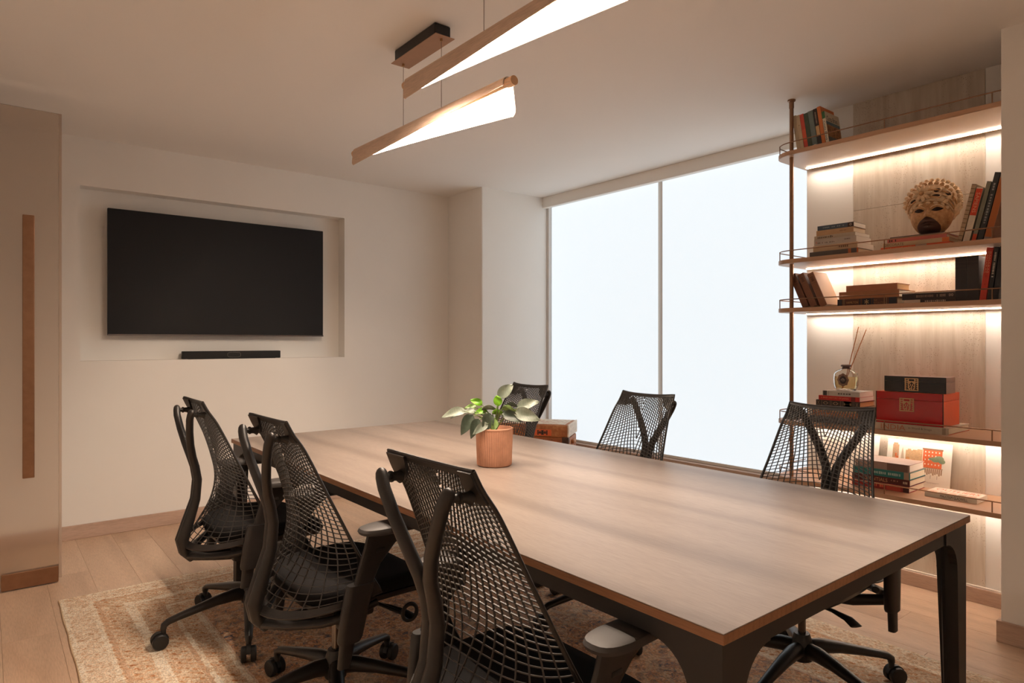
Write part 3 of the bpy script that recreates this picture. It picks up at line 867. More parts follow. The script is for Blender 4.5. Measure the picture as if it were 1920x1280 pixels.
MB().box(.05, .19, -TD / 2 - .0034, -TD / 2, TH - .085, TH - .038).build('label_patch', M('orange_label', (222, 104, 58), .7), lid)
hh = MB()
for x, y0, y1 in ((.085, 0, .036), (.10, .008, .03), (.115, 0, .036), (.125, 0, .036), (.14, .008, .03), (.155, 0, .036)):
    hh.box(x - .005, x + .005, -TD / 2 - .0044, -TD / 2 - .0034, TH - .080 + y0, TH - .080 + y1)
hh.box(.08, .16, -TD / 2 - .0044, -TD / 2 - .0034, TH - .066, TH - .060)
hh.build('printed_monogram', M('label_ink', (60, 42, 34), .7), lid)
tb = MB().rbox(TL / 2 + .001, TL / 2 + .022, -.05, .05, TH - .16, TH - .13, .004, 2); tb.build('side_handle', LEATH, t, True)
for sx in (-1, 1):
    for sy in (-1, 1): MB().lathe([(.016, 0), (.018, .013)], 12, (sx * (TL / 2 - .05), sy * (TD / 2 - .05))).build('foot', DARKL, t)

# ------------------------------------------------------------------ shelves
SHM = M('shelf_bronze', (192, 150, 118), .45, .1, vary=.05, vscale=6)
UND = M('shelf_underside', (204, 172, 142), .4, .1)
SHZ = [2.244, 1.674, 1.417, .821, .520]
XF = 3.300; YL = 1.884; YR = .847
su = thing('shelving_unit', 'bronze wall shelves with thin rails, light strips and a tall post', 'shelves', (0, 0, 0))
ps = MB(); ps.lathe([(.0105, .0), (.0105, ZC)], 16, (3.356, 1.796)); ps.build('post', BRONZE, su, True)
pc = MB(); pc.lathe([(.0125, ZC - .045), (.0125, ZC - .012), (.020, ZC - .008), (.020, ZC)], 16, (3.356, 1.796)); pc.build('post_cap', BRONZE, su, True)
pc = MB(); pc.lathe([(.020, 0), (.020, .008), (.0125, .012)], 16, (3.356, 1.796)); pc.build('post_foot', BRONZE, su, True)
def shelf_outline(ins=0.0, n=10):
    r1 = .11 - ins; xf, yl = XF + ins, YL - ins
    p = [(XS - .0045, YR + ins), (xf, YR + ins)]
    p += [(xf + r1 - r1 * math.cos(a), yl - r1 + r1 * math.sin(a)) for a in [PI / 2 * k / n for k in range(n + 1)]]
    p += [(XS - .0045, yl)]
    return p
LEDS = M('shelf_light', (255, 255, 255), .5, emit=(LED_COLOR, LED_POWER))
for zt in SHZ:
    bd = MB().prism(shelf_outline(), 'z', zt - .020, zt).build('shelf', SHM, su)
    MB().prism(shelf_outline(.004), 'z', zt - .0215, zt - .020).build('underside', UND, bd)
    MB().box(XS - .056, XS - .046, YR + .004, YL - .03, zt - .0250, zt - .0215).build('light_strip', LEDS, bd)
    MB().box(XS - .0455, XS - .0415, YR + .004, YL - .03, zt - .0265, zt - .0215).build('strip_profile', UND, bd)
    zr = zt + .046; o_ = .006
    pts = [(XF + o_, YR + .002, zr)] + [(x, y, zr) for x, y in shelf_outline(o_)[2:-1]] + [(XS - .05, YL - o_, zr), (XS - .016, YL - o_, zr)]
    rl = MB(); rl.sweep(pts, .0028, seg=8); rl.build('rail', BRONZE, bd, True)
    for (x, y) in ((XF + o_, 1.312), (XF + o_, .887), (XF + .036, YL - .033)):
        MB().sweep([(x, y, zt), (x, y, zr)], .0026, seg=8).build('rail_post', BRONZE, bd, True)

# ------------------------------------------------------------------ writing
dg = None
def text(body, w, h, mat, parent, M4, name='lettering', depth=.0003):
    """flat lettering fitted into w x h, centred, lying in local XY of M4; '=n' gives n blurred, unreadable print strokes"""
    if body[0] == '=':
        n = int(body[1:]); rr = random.Random(n * 31 + int(w * 1e5)); m = MB(); x0 = -w / 2; step = w / n
        for k in range(n):
            if rr.random() < .14: x0 += step; continue
            hh = h * rr.uniform(.34, .5)
            m.box(x0 + step * .1, x0 + step * rr.uniform(.55, .85), -hh, hh, 0, depth); x0 += step
        return m.xf(M4).build('print_strokes', mat, parent)
    cu = bpy.data.curves.new('lettering', 'FONT'); cu.body = body; cu.size = 1.0; cu.resolution_u = 2
    tmp = bpy.data.objects.new('lettering_tmp', cu); col.objects.link(tmp)
    bpy.context.view_layer.update()
    me = bpy.data.meshes.new_from_object(tmp.evaluated_get(bpy.context.evaluated_depsgraph_get()))
    bpy.data.objects.remove(tmp); bpy.data.curves.remove(cu)
    if not me.vertices: return None
    xs = [v.co.x for v in me.vertices]; ys = [v.co.y for v in me.vertices]
    sx = w / (max(xs) - min(xs)); sy = h / max(max(ys) - min(ys), 1e-6)
    cx_, cy_ = (max(xs) + min(xs)) / 2, (max(ys) + min(ys)) / 2
    for v in me.vertices: v.co = M4 @ Vector(((v.co.x - cx_) * sx, (v.co.y - cy_) * sy, depth))
    me.name = name; me.materials.clear(); me.materials.append(mat)
    return link(name, me, parent)
SPINE = lambda x, z: Matrix.Translation((x, -.0002, z)) @ Matrix.Rotation(PI / 2, 4, 'X')      # lettering on a spine: x along the book, z up its thickness
TOPC = lambda x, y, z: Matrix.Translation((x, y, z))
def ink(c): return M('ink_%d_%d_%d' % c, c, .7)
PAGES = M('book_pages', (236, 222, 198), .9, vary=.08, vscale=500, stretch=(.02, .02, 1))
PAGESW = M('book_pages_white', (242, 234, 222), .9, vary=.06, vscale=500, stretch=(.02, .02, 1))
PAGESY = M('book_pages_tan', (222, 180, 130), .9, vary=.08, vscale=500, stretch=(.02, .02, 1))
BOOKS = 'books on the lit shelves'
def book(lab, Yl, z0, xf, L, T, Dp, ang=0.0, c=(200, 190, 170), spine=None, hard=True, bands=(), words=(), pages=None, yaw=0.0, cover=None):
    """L spine length, T thickness, Dp depth. ang: 0 lies flat, 90 stands; more/less leans to picture right/left. Yl: leftmost edge (world Y)"""
    rot = Matrix.Rotation(math.radians(ang), 4, 'Y')
    cs = [rot @ Vector((x, 0, z)) for x in (0, L) for z in (0, T)]
    mx, mz = min(p.x for p in cs), min(p.z for p in cs)
    o = thing('book', lab, 'book', (0, 0, 0), 0, BOOKS)
    o.matrix_world = Matrix.Translation((xf, Yl, z0)) @ Matrix.Rotation(-PI / 2 + yaw, 4, 'Z') @ Matrix.Translation((-mx, 0, -mz + .0002)) @ rot
    tk = .0026 if hard else .0011; ov = .003 if hard else .0006
    cm = M('cover_%d_%d_%d' % c, c, .5, vary=.06, vscale=30)
    cv = MB(); cv.box(0, L, 0, Dp, 0, tk).box(0, L, 0, Dp, T - tk, T)
    # slightly rounded spine
    k = .0035 if hard else .0008
    poly = [(tk, tk), (tk, T - tk)] + [(tk - (tk + 0) * 1.0 * 1.0, T - tk * (0 if not hard else 0))] if False else None
    sp = []
    for a in range(7):
        f = a / 6; sp.append((-k * math.sin(PI * f) * .0, T * f))
    cv.box(0, L, 0, tk, tk, T - tk)
    cv.build('cover', cm, o)
    MB().box(ov, L - ov, tk, Dp - ov, tk, T - tk).build('page_block', pages or (PAGESW if not hard else PAGES), o)
    if spine: MB().box(0, L, -.0004, .0, 0, T).build('spine_panel', M('cover_%d_%d_%d' % spine, spine, .5, vary=.06, vscale=30), o)
    for (f0, f1, bc) in bands: MB().box(L * f0, L * f1, -.0008, .0, .0004, T - .0004).build('spine_band', ink(bc), o)
    for (body, f, wf, hf, zc_, tc_) in words: text(body, L * wf, T * hf, ink(tc_), o, Matrix.Translation((0, -.0007, 0)) @ SPINE(L * f, T * zc_))
    return o
# ---- top shelf: eight books leaning to the left
z = SHZ[0]
la = 81.5
book('cream paperback at the left end of the top shelf row, beside the post', 1.803, z, 3.375, .205, .021, .13, la, (206, 184, 152), hard=False)
book('second cream paperback from the post on the top shelf', 1.781, z, 3.375, .203, .017, .13, la, (212, 188, 154), hard=False, words=(('=2', .3, .06, .4, .5, (150, 120, 92)),))
book('red paperback with pale oval emblem on the top shelf', 1.762, z, 3.375, .203, .020, .13, la, (206, 78, 58), hard=False, bands=((.42, .74, (214, 96, 66)),), words=(('O', .93, .07, .62, .5, (232, 190, 150)),))
book('dark green paperback with pale oval on the top shelf', 1.741, z, 3.375, .202, .022, .13, la, (74, 84, 66), hard=False, words=(('O', .93, .075, .62, .5, (226, 206, 176)),))
book('grey-teal paperback with pale oval on the top shelf', 1.718, z, 3.375, .207, .026, .13, la, (112, 124, 118), hard=False, words=(('O', .92, .075, .6, .5, (226, 206, 176)),))
book('black and tan paperback on the top shelf', 1.690, z, 3.375, .212, .019, .13, la, (52, 44, 40), hard=False, bands=((.44, .70, (206, 168, 120)),), words=(('=9', .22, .34, .4, .5, (170, 150, 128)), ('O', .93, .05, .5, .5, (210, 190, 160))))
book('orange paperback, tallest of the top shelf row', 1.670, z, 3.375, .218, .018, .15, la, (214, 122, 62), hard=False, pages=PAGESY)
cb = book('white guidebook with a seaside town on its cover on the top shelf', 1.645, z, 3.375, .186, .016, .155, la, (232, 220, 196), hard=False, bands=((.0, .2, (72, 118, 76)),), words=(('Costa Brava', .55, .55, .62, .5, (44, 52, 50)),))
q = N('cover_photo_town'); tc = q.n('TexCoord'); sp = q.n('SeparateXYZ'); q.l(tc.outputs['Object'], sp.inputs[0])
nz = q.noise(q.coord((1, 1.4, 1)), 55, 4, .7)
town = q.ramp(nz, [(.36, (70, 44, 32)), (.48, (168, 112, 72)), (.6, (206, 160, 112)), (.7, (120, 74, 50))])
ff = q.math('ADD', sp.outputs[0], q.math('MULTIPLY', q.math('SUBTRACT', nz, .5), .02))
sky = q.mix(q.math('GREATER_THAN', ff, .070), (104, 136, 150), town)
c = q.mix(q.math('GREATER_THAN', ff, .135), sky, q.ramp(nz, [(.4, (72, 90, 92)), (.62, (112, 128, 124))]))
q.col(c); q.set(Roughness=.4)
MB().box(.052, .184, .001, .150, .016, .0163).build('cover_photo', q.m, cb)
text('Costa Brava', .115, .026, ink((40, 40, 38)), cb, Matrix.Translation((.034, .072, .0162)) @ Matrix.Rotation(PI / 2, 4, 'Z'), depth=.0002)
# ---- second shelf: stack of six
z = SHZ[1]; x = 3.385
for lab, Yl_, T, L, dep, c, kw in (
    ('thick dark grey hardback, bottom of the left stack on the second shelf', 1.712, .034, .247, .20, (98, 88, 80), dict(bands=((.8, .86, (196, 110, 70)), (.97, 1, (206, 110, 66))), pages=PAGES)),
    ('tan paperback second from the bottom of the left stack on the second shelf', 1.693, .030, .224, .185, (192, 160, 124), dict(hard=False, words=(('=5', .7, .22, .4, .5, (120, 90, 66)),))),
    ('pale grey paperback with small red mark in the left stack on the second shelf', 1.688, .032, .213, .17, (186, 172, 158), dict(hard=False, words=(('=12', .3, .42, .22, .4, (110, 98, 90)), ('=7', .8, .2, .22, .6, (120, 106, 96)), ('o', .06, .04, .35, .5, (196, 104, 80))))),
    ('grey paperback with small dark letters in the left stack on the second shelf', 1.687, .018, .207, .165, (182, 164, 142), dict(hard=False, words=(('=9', .28, .4, .5, .45, (110, 90, 74)), ('!', .42, .02, .7, .5, (40, 30, 28))))),
    ('brown kraft hardback second from the top of the left stack on the second shelf', 1.676, .027, .188, .14, (186, 148, 108), dict(words=(('=6', .75, .22, .3, .5, (150, 112, 80)),))),
    ('navy paperback with dark end, top of the left stack on the second shelf', 1.670, .023, .183, .135, (72, 84, 96), dict(hard=False, bands=((.84, 1.0, (62, 44, 38)),), words=(('=12', .45, .6, .28, .5, (140, 150, 156)), ('o', .92, .06, .5, .5, (206, 186, 164)))))):
    book(lab, Yl_, z, x, L, T, dep, 0, c, **kw); z += T + .0004
z = SHZ[1]
for lab, Yl_, T, L, dep, c, kw in (
    ('orange hardback with pale titling, bottom of the stack under the carved mask', 1.360, .0185, .293, .215, (226, 96, 52), dict(bands=((.52, .68, (176, 150, 128)),), words=(('AT HOME WITH', .3, .4, .55, .5, (240, 160, 110)),))),
    ('beige hardback with grey capitals in the stack under the carved mask', 1.350, .0195, .280, .21, (206, 178, 140), dict(bands=((.90, 1.0, (220, 122, 66)),), words=(('DECORATE', .18, .3, .62, .5, (128, 104, 80)),))),
    ('pink hardback in the stack under the carved mask', 1.330, .017, .250, .20, (198, 106, 92), dict(words=(('=4', .1, .14, .6, .5, (60, 42, 40)),))),
    ('thin dark booklet directly beneath the carved mask', 1.318, .008, .226, .19, (62, 46, 40), dict(hard=False))):
    book(lab, Yl_, z, x, L, T, dep, 0, c, **kw); z += T + .0004
MASKZ = z
z = SHZ[1]; la = 103
book('tan cloth-bound notebook leaning right, next to the carved mask', 1.041, z, 3.385, .262, .017, .17, la, (176, 148, 116), bands=tuple((k / 14, k / 14 + .012, (120, 94, 70)) for k in range(14)))
book('white book with a wide red spine panel leaning right on the second shelf', 1.019, z, 3.385, .242, .025, .16, la, (216, 200, 178), hard=False, bands=((.02, .50, (216, 74, 46)),), words=(('SAPIENS', .27, .36, .55, .5, (236, 170, 130)),))
book('grey-green paperback with a red foot leaning right on the second shelf', .986, z, 3.385, .264, .016, .16, la, (124, 120, 100), hard=False, bands=((.86, 1.0, (206, 82, 52)),))
book('tall black hardback with pale titling leaning right on the second shelf', .965, z, 3.385, .298, .020, .18, la, (52, 52, 50), words=(('=15', .45, .6, .42, .5, (150, 146, 138)),))
book('grey and orange hardback leaning right at the end of the second shelf', .940, z, 3.385, .288, .026, .18, la, (176, 108, 60), spine=(160, 140, 124), bands=((.06, .94, (182, 104, 54)),))
# ---- third shelf
z = SHZ[2]; la = 67
BRC = (142, 92, 62)
for lab, Yl_, c in (('dark brown hardback leaning left beside the post on the third shelf', 1.817, (118, 74, 52)), ('middle one of three brown hardbacks leaning left on the third shelf', 1.772, (130, 82, 56)), ('brown hardback leaning left with its pale front cover showing on the third shelf', 1.720, (140, 92, 64))):
    bk = book(lab, Yl_, z, 3.372, .190, .034, .15, la, c, words=(('=5', .18, .14, .5, .5, (96, 58, 40)),), bands=((.06, .065, (96, 58, 40)), (.3, .305, (96, 58, 40))))
MB().box(.002, .188, .004, .149, .0338, .0344).build('cover_face', M('pale_cover', (206, 170, 138), .6), bk)
x = 3.385; z = SHZ[2]
for lab, Yl_, T, L, dep, c, kw in (
    ('dark navy and brown hardback with gold star, bottom of the stack on the third shelf', 1.567, .036, .281, .20, (96, 60, 42), dict(bands=((.0, .08, (52, 54, 60)), (.10, .105, (170, 150, 110)), (.12, .125, (170, 150, 110)), (.38, .40, (52, 54, 60)), (.43, .58, (46, 48, 56)), (.60, .62, (52, 54, 60)), (.87, .99, (52, 54, 60)), (.83, .835, (170, 150, 110))), words=(('HAMILTON', .26, .2, .3, .5, (196, 150, 96)), ('*', .505, .07, .7, .5, (226, 192, 130)), ('THE\nREVOLUTION', .72, .2, .55, .5, (170, 120, 78))))),
    ('brown cloth hardback in the middle of the stack on the third shelf', 1.559, .036, .281, .195, (166, 110, 72), dict(pages=PAGES)),
    ('reddish brown hardback on top of the stack on the third shelf', 1.524, .030, .238, .15, (172, 108, 72), dict(pages=PAGESY))):
    book(lab, Yl_, z, x, L, T, dep, 0, c, **kw); z += T + .0004
z = SHZ[2]
book('white-edged black paperback lying beneath another on the third shelf', 1.254, z, x, .208, .018, .15, 0, (60, 48, 44), hard=False, bands=((.0, .32, (226, 206, 184)),), words=(('=13', .66, .5, .5, .5, (206, 190, 172)),))
book('black paperback with grey titling lying on the third shelf beside dark volumes', 1.265, z + .0184, x, .220, .029, .16, 0, (48, 38, 36), hard=False, words=(('=20', .55, .55, .42, .5, (150, 128, 112)), ('oo', .92, .08, .4, .5, (190, 170, 150))))
for Yl_, lab in ((1.048, 'left one of two black upright volumes on the third shelf'), (1.003, 'right one of two black upright volumes on the third shelf')):
    book(lab, Yl_, z, 3.39, .200, .044, .15, 90, (40, 34, 32), bands=((.12, .125, (76, 62, 52)), (.2, .205, (76, 62, 52)), (.28, .285, (76, 62, 52))))
book('red hardback with pale double titling leaning right on the third shelf', .953, z, 3.378, .229, .0235, .15, 97, (206, 66, 44), words=(('BANARAS', .28, .40, .32, .66, (236, 160, 120)), ('BANARAS', .28, .40, .32, .30, (236, 150, 110)), ('=4', .62, .2, .2, .5, (190, 56, 38))))
book('black paperback with white titling between the red book and the wall on the third shelf', .926, z, 3.378, .229, .016, .15, 97, (44, 40, 38), hard=False, words=(('=18', .32, .5, .45, .5, (200, 190, 176)),))
book('plain black book at the right end of the third shelf', .906, z, 3.378, .229, .020, .15, 97, (26, 23, 22))
# ---- fourth shelf
x = 3.365; z = SHZ[3]
for lab, Yl_, T, L, dep, c, kw in (
    ('wide dark slate hardback, bottom of the stack under the scent bottle', 1.700, .034, .255, .19, (84, 82, 84), dict()),
    ('orange-brown hardback, second from the bottom under the scent bottle', 1.690, .027, .245, .185, (196, 124, 80), dict(pages=PAGESY)),
    ('tan hardback, third from the bottom under the scent bottle', 1.680, .027, .235, .18, (206, 166, 122), dict(pages=PAGESY)),
    ('black hardback with gold diamond pattern under the scent bottle', 1.668, .029, .219, .17, (50, 42, 38), dict(pages=PAGESY, bands=((.13, .135, (150, 124, 96)), (.33, .335, (150, 124, 96)), (.36, .365, (150, 124, 96)), (.57, .575, (150, 124, 96)), (.62, .84, (92, 78, 64)), (.64, .82, (50, 42, 38)), (.87, .875, (150, 124, 96))), words=(('X', .06, .07, .7, .5, (140, 118, 92)), ('<>', .23, .12, .6, .5, (176, 148, 116)), ('<>', .46, .12, .6, .5, (176, 148, 116)), ('H', .73, .16, .4, .5, (140, 118, 92)), ('X', .94, .06, .7, .5, (140, 118, 92))))),
    ('red paperback with pale titling second from the top under the scent bottle', 1.654, .023, .204, .16, (200, 46, 38), dict(hard=False, bands=((.80, .9, (120, 34, 28)),), words=(('A BRIEF HISTORY OF JAPAN', .4, .68, .42, .5, (236, 150, 110)),))),
    ('pale grey paperback with dark brush marks directly under the scent bottle', 1.634, .025, .184, .155, (196, 188, 178), dict(hard=False, bands=((.02, .12, (70, 62, 58)), (.17, .175, (110, 100, 92))), words=(('=7', .6, .5, .3, .5, (90, 80, 74)),)))):
    book(lab, Yl_, z, x, L, T, dep, 0, c, **kw); z += T + .0004
BZ = z
ind = book('large pale hardback with red capitals lying under the red box', 1.418, SHZ[3], 3.345, .358, .031, .27, 0, (206, 190, 168), bands=((.93, .97, (168, 150, 130)),), words=(('INDIA', .36, .30, .78, .5, (204, 128, 100)), ('in Word & Image', .68, .27, .4, .52, (120, 104, 90))))
MB().box(.36 - .004, .3583, .0, .27, -.0, .0026).build('board_edge', M('orange_board', (226, 110, 72), .5), ind)
INDZ = SHZ[3] + .0314
# lacquer boxes with openwork emblems
EMB = ['#############', '#..#.....#..#', '####.....####', '#..#######..#', '######.######', '#..##...##..#', '##.#.#.#.#.##', '#..#.#.#.#..#', '##.##.#.##.##', '#..#..#..#..#', '##.####.##.##', '#...#.#.#...#', '#############']
def emblem(parent, xc, zc_, s):
    m = MB(); n = len(EMB); u = s / n
    for j, row in enumerate(EMB):
        k = 0
        while k < n:
            if row[k] == '#':
                k0 = k
                while k < n and row[k] == '#': k += 1
                m.box(xc - s / 2 + k0 * u, xc - s / 2 + k * u, -.003, 0, zc_ + s / 2 - (j + 1) * u, zc_ + s / 2 - j * u)
            else: k += 1
    m.build('openwork_emblem', BRASS, parent)
def lacquer(name, lab, Yl_, z0, xf, L, Hh, Dp, c, cside, ex, ez, es, split):
    o = thing(name, lab, 'box', (xf, Yl_ - L / 2, z0), -PI / 2)
    m = M(name + '_lacquer', c, .12, spec=.6); s_ = M(name + '_side', cside, .3)
    b_ = MB().rbox(-L / 2, L / 2, 0, Dp, .0003, split - .0006, .0012, 1).build('body', s_, o)
    l_ = MB().rbox(-L / 2, L / 2, 0, Dp, split + .0002, Hh, .0012, 1).build('lid', s_, o)
    MB().box(-L / 2 + .001, L / 2 - .001, -.0012, 0, .001, split - .001).build('front_panel', m, b_)
    MB().box(-L / 2 + .001, L / 2 - .001, -.0012, 0, split + .0005, Hh - .001).build('front_panel', m, l_)
    for sx in (-1, 1): MB().box(sx * L / 2 - .0025, sx * L / 2 + .0006, -.0016, .001, .0006, Hh - .0005).build('edge_line', TVE, o)
    emblem(o, ex, ez, es)
    return o
lacquer('red_box', 'large red lacquer box with square brass emblem on the fourth shelf', 1.368, INDZ, 3.357, .284, .150, .205, (186, 26, 30), (228, 92, 50), -.008, .092, .062, .115)
lacquer('black_box', 'low black lacquer box with square brass emblem on the red box', 1.331, INDZ + .1506, 3.362, .256, .074, .115, (34, 26, 24), (140, 110, 98), -.012, .037, .058, .050)
# scent bottle with reeds
t = thing('reed_diffuser', 'clear glass scent bottle with dark label and two reeds', 'diffuser', (3.437, 1.548, BZ), -PI / 2)
q = N('clear_glass'); q.set(Roughness=.02, IOR=1.45); q.b.inputs['Transmission Weight'].default_value = 1.0; q.col((250, 250, 246)); CG = q.m
def bsec(w_, d_, z_, n=32, ex=.55):
    return [(w_ * math.copysign(abs(math.cos(a)) ** ex, math.cos(a)), d_ * math.copysign(abs(math.sin(a)) ** ex, math.sin(a)), z_) for a in [2 * PI * k / n for k in range(n)]]
mb = MB()
outer = [(.030, .018, .0005), (.045, .026, .002), (.050, .029, .010), (.056, .031, .030), (.058, .032, .060), (.056, .031, .085), (.046, .027, .100), (.026, .02, .108), (.017, .017, .112), (.016, .016, .120)]
inner = [(.013, .013, .120), (.013, .013, .112), (.024, .017, .104), (.043, .024, .096), (.053, .028, .084), (.055, .029, .060), (.053, .028, .030), (.046, .025, .012), (.03, .015, .009)]
mb.rings([bsec(*p) for p in outer] + [bsec(*p) for p in inner]); mb.build('bottle', CG, t, True)
q = N('scent_oil'); q.set(Roughness=.0, IOR=1.36); q.b.inputs['Transmission Weight'].default_value = 1.0; q.col((244, 226, 176))
mb = MB(); mb.rings([bsec(*p) for p in ((.03, .0145, .0095), (.0455, .0245, .0125), (.0525, .0275, .030), (.0545, .0285, .058), (.053, .028, .072))]); mb.build('scent_oil', q.m, t, True)
mb = MB(); mb.lathe([(.0155, .112), (.0165, .114), (.0165, .122), (.023, .123), (.0245, .127), (.0235, .132), (.018, .134), (.006, .134)], 24); mb.build('stopper', M('stopper_wood', (96, 74, 68), .4), t, True)
def shield(sx, sz, n=48): return [(sx * math.cos(a) * (1 + .06 * math.cos(8 * a)), .056 + sz * math.sin(a) * (1 + .06 * math.cos(8 * a))) for a in [2 * PI * k / n for k in range(n)]]
lb = MB().prism(shield(.028, .032), 'y', -.0335, -.0325).build('label', M('label_bronze', (136, 106, 88), .6, vary=.4, vscale=160), t)
MB().prism([(.017 * math.cos(a) * (1 + .05 * math.cos(6 * a)), .056 + .020 * math.sin(a)) for a in [2 * PI * k / 32 for k in range(32)]], 'y', -.0342, -.0335).build('label_centre', M('label_dark', (54, 44, 46), .5), lb)
for body, w_, h_, zz in (('=4', .012, .0035, .062), ('=8', .022, .004, .056), ('=4', .014, .0045, .0495)):
    text(body, w_, h_, ink((206, 190, 170)), lb, Matrix.Translation((0, -.0343, zz)) @ Matrix.Rotation(PI / 2, 4, 'X'))
for x1, z1, y1 in ((.062, .325, .0), (.095, .312, .01)):
    MB().sweep([(-.012 if x1 < .07 else -.016, .0, .014), (x1, y1, z1)], .0021, seg=8).build('reed', M('reed_wood', (196, 124, 70), .6), t, True)
# ---- fifth shelf
x = 3.41; z = SHZ[4]
for lab, Yl_, T, L, dep, c, kw in (
    ('dark red hardback, bottom of the stack on the lowest shelf', 1.506, .030, .262, .19, (150, 40, 34), dict(bands=((.62, .86, (176, 66, 46)), (.9, 1, (70, 28, 26))), words=(('=7', .48, .24, .55, .55, (226, 110, 76)),))),
    ('dark maroon hardback with pale capitals on the lowest shelf', 1.506, .031, .265, .195, (84, 36, 34), dict(words=(('ESSENTIALS', .42, .42, .55, .5, (206, 150, 110)), ('=7', .76, .14, .25, .6, (190, 140, 110)), ('=3', .93, .08, .4, .5, (226, 206, 180))))),
    ('teal hardback with silver titling on the lowest shelf', 1.502, .034, .262, .19, (44, 122, 118), dict(bands=((.9, .985, (166, 140, 120)),), words=(('=16', .6, .5, .38, .5, (180, 200, 190)),))),
    ('grey-brown hardback on top of the stack on the lowest shelf', 1.490, .036, .248, .18, (156, 132, 120), dict(pages=PAGESW, bands=((.6, .97, (120, 94, 84)),)))):
    book(lab, Yl_, z, x, L, T, dep, 0, c, **kw); z += T + .0004
ol = book('white paperback lying alone on the lowest shelf near the wall', 1.181, SHZ[4], 3.420, .208, .0215, .135, 0, (226, 214, 196), hard=False, words=(('MALCOLM GLADWELL', .57, .52, .62, .5, (78, 70, 64)),), yaw=-.02)
text('OUTLIERS', .175, .040, ink((218, 112, 72)), ol, TOPC(.105, .095, .0216))
for k in range(5): MB().box(.012 + k * .038, .042 + k * .038, .012, .05, .0215, .0219).build('cover_block', ink((196, 170, 148)) if k % 2 else ink((226, 186, 160)), ol)
# unframed street drawings leaning on the back wall
def drawing(lab, Yc, z0, W, Hh, full):
    o = thing('art_print', lab, 'print', (XS - .064, Yc, z0), -PI / 2)
    tl = Matrix.Rotation(math.radians(-11.5), 4, 'X')
    def put(mb, name, m, par): return mb.xf(tl).build(name, m, par)
    sh = put(MB().box(-W / 2, W / 2, 0, .0014, .0004, Hh), 'sheet', M('art_paper', (240, 230, 216), .8), o)
    if not full: return o
    def rects(rs, name, c, y=-.0004):
        m = MB()
        for x0, x1, z0_, z1_ in rs: m.box(-W / 2 + W * x0, -W / 2 + W * x1, y, .0, Hh * z0_, Hh * z1_)
        return put(m, name, M('print_%d_%d_%d' % c, c, .8, vary=.14, vscale=160), sh)
    rects([(.09, .19, .42, .88), (.10, .17, .86, .92)], 'printed_tower', (186, 152, 120))
    rects([(.13, .16, .60, .68), (.14, .19, .56, .62)], 'printed_shop', (216, 116, 70), -.0006)
    mm = MB().prism([(-W / 2 + W * x_, Hh * z_) for x_, z_ in ((.225, .55), (.235, .74), (.25, .84), (.262, .74), (.28, .55))], 'y', -.0004, 0); put(mm, 'printed_spire', M('print_spire', (196, 176, 152), .8), sh)
    rects([(.30, .42, .48, .78), (.41, .49, .5, .80), (.48, .56, .52, .82), (.33, .38, .76, .81)], 'printed_row_houses', (204, 166, 124))
    rects([(.31, .36, .46, .62), (.40, .46, .46, .58)], 'printed_house_fronts', (208, 146, 92), -.0006)
    rects([(.57, .86, .44, .84)], 'printed_red_house', (222, 108, 62))
    rects([(.56, .87, .83, .865)], 'printed_cornice', (150, 104, 76), -.0007)
    rects([(.60 + a * .052, .617 + a * .052, zz, zz + .03) for a in range(5) for zz in (.50, .60, .69, .77)], 'printed_windows', (244, 226, 204), -.0008)
    m = MB()
    for cx_, cz_, rx, rz_ in ((.76, .63, .06, .06), (.82, .65, .07, .07), (.86, .60, .05, .05), (.70, .64, .04, .03)):
        m.prism([(-W / 2 + W * (cx_ + rx * math.cos(a)), Hh * (cz_ + rz_ * math.sin(a))) for a in [2 * PI * k / 14 for k in range(14)]], 'y', -.0011, -.0008)
    put(m, 'printed_tree', M('print_tree', (146, 158, 124), .8, vary=.1, vscale=200), sh)
    m = MB()
    for cx_, cz_, rx, rz_ in ((.40, .46, .06, .05), (.48, .45, .05, .06), (.26, .44, .05, .03)):
        m.prism([(-W / 2 + W * (cx_ + rx * math.cos(a)), Hh * (cz_ + rz_ * math.sin(a))) for a in [2 * PI * k / 12 for k in range(12)]], 'y', -.0010, -.0007)
    put(m, 'printed_bushes', M('print_bush', (158, 164, 132), .8), sh)
    rects([(.55 + .03 * k, .57 + .03 * k, .28 + .02 * (k % 3), .42) for k in range(11)] + [(.10, .56, .41, .43), (.55, .88, .425, .44)], 'printed_street', (170, 136, 106))
    rects([(.62, .84, .115, .119), (.66, .80, .10, .103), (.70, .705, .2, .28), (.80, .805, .2, .28)], 'printed_signature', (150, 128, 110))
    return o
drawing('white sheet with a drawn street of red and tan houses on the lowest shelf', 1.288, SHZ[4], .292, .222, True)
drawing('plain white sheet behind the chair and books on the lowest shelf', 1.62, SHZ[4], .292, .226, False)

# ------------------------------------------------------------------ carved mask
q = N('carved_wood'); f = q.noise(q.coord(), 60, 4, .6); vo = q.n('TexVoronoi'); vo.inputs['Scale'].default_value = 260; q.l(q.coord(), vo.inputs['Vector'])
q.col(q.mix(.35, q.ramp(f, [(.3, (186, 140, 96)), (.7, (224, 184, 138))]), q.ramp(vo.outputs['Distance'], [(.1, (110, 74, 48)), (.4, (230, 196, 152))]), 'MULTIPLY')); q.set(Roughness=.7); q.bump(vo.outputs['Distance'], .5, .002)
CARVE = q.m
CARV2 = M('carved_wood_pale', (222, 190, 152), .65, vary=.18, vscale=70, bump=.3, bscale=220)
CDARK = M('carved_wood_dark', (84, 56, 46), .45, vary=.2, vscale=30)
CSHAD = M('hollow_shade', (44, 28, 22), .8)  # dark colour standing in for shade in eye slits, lip crease and hollows
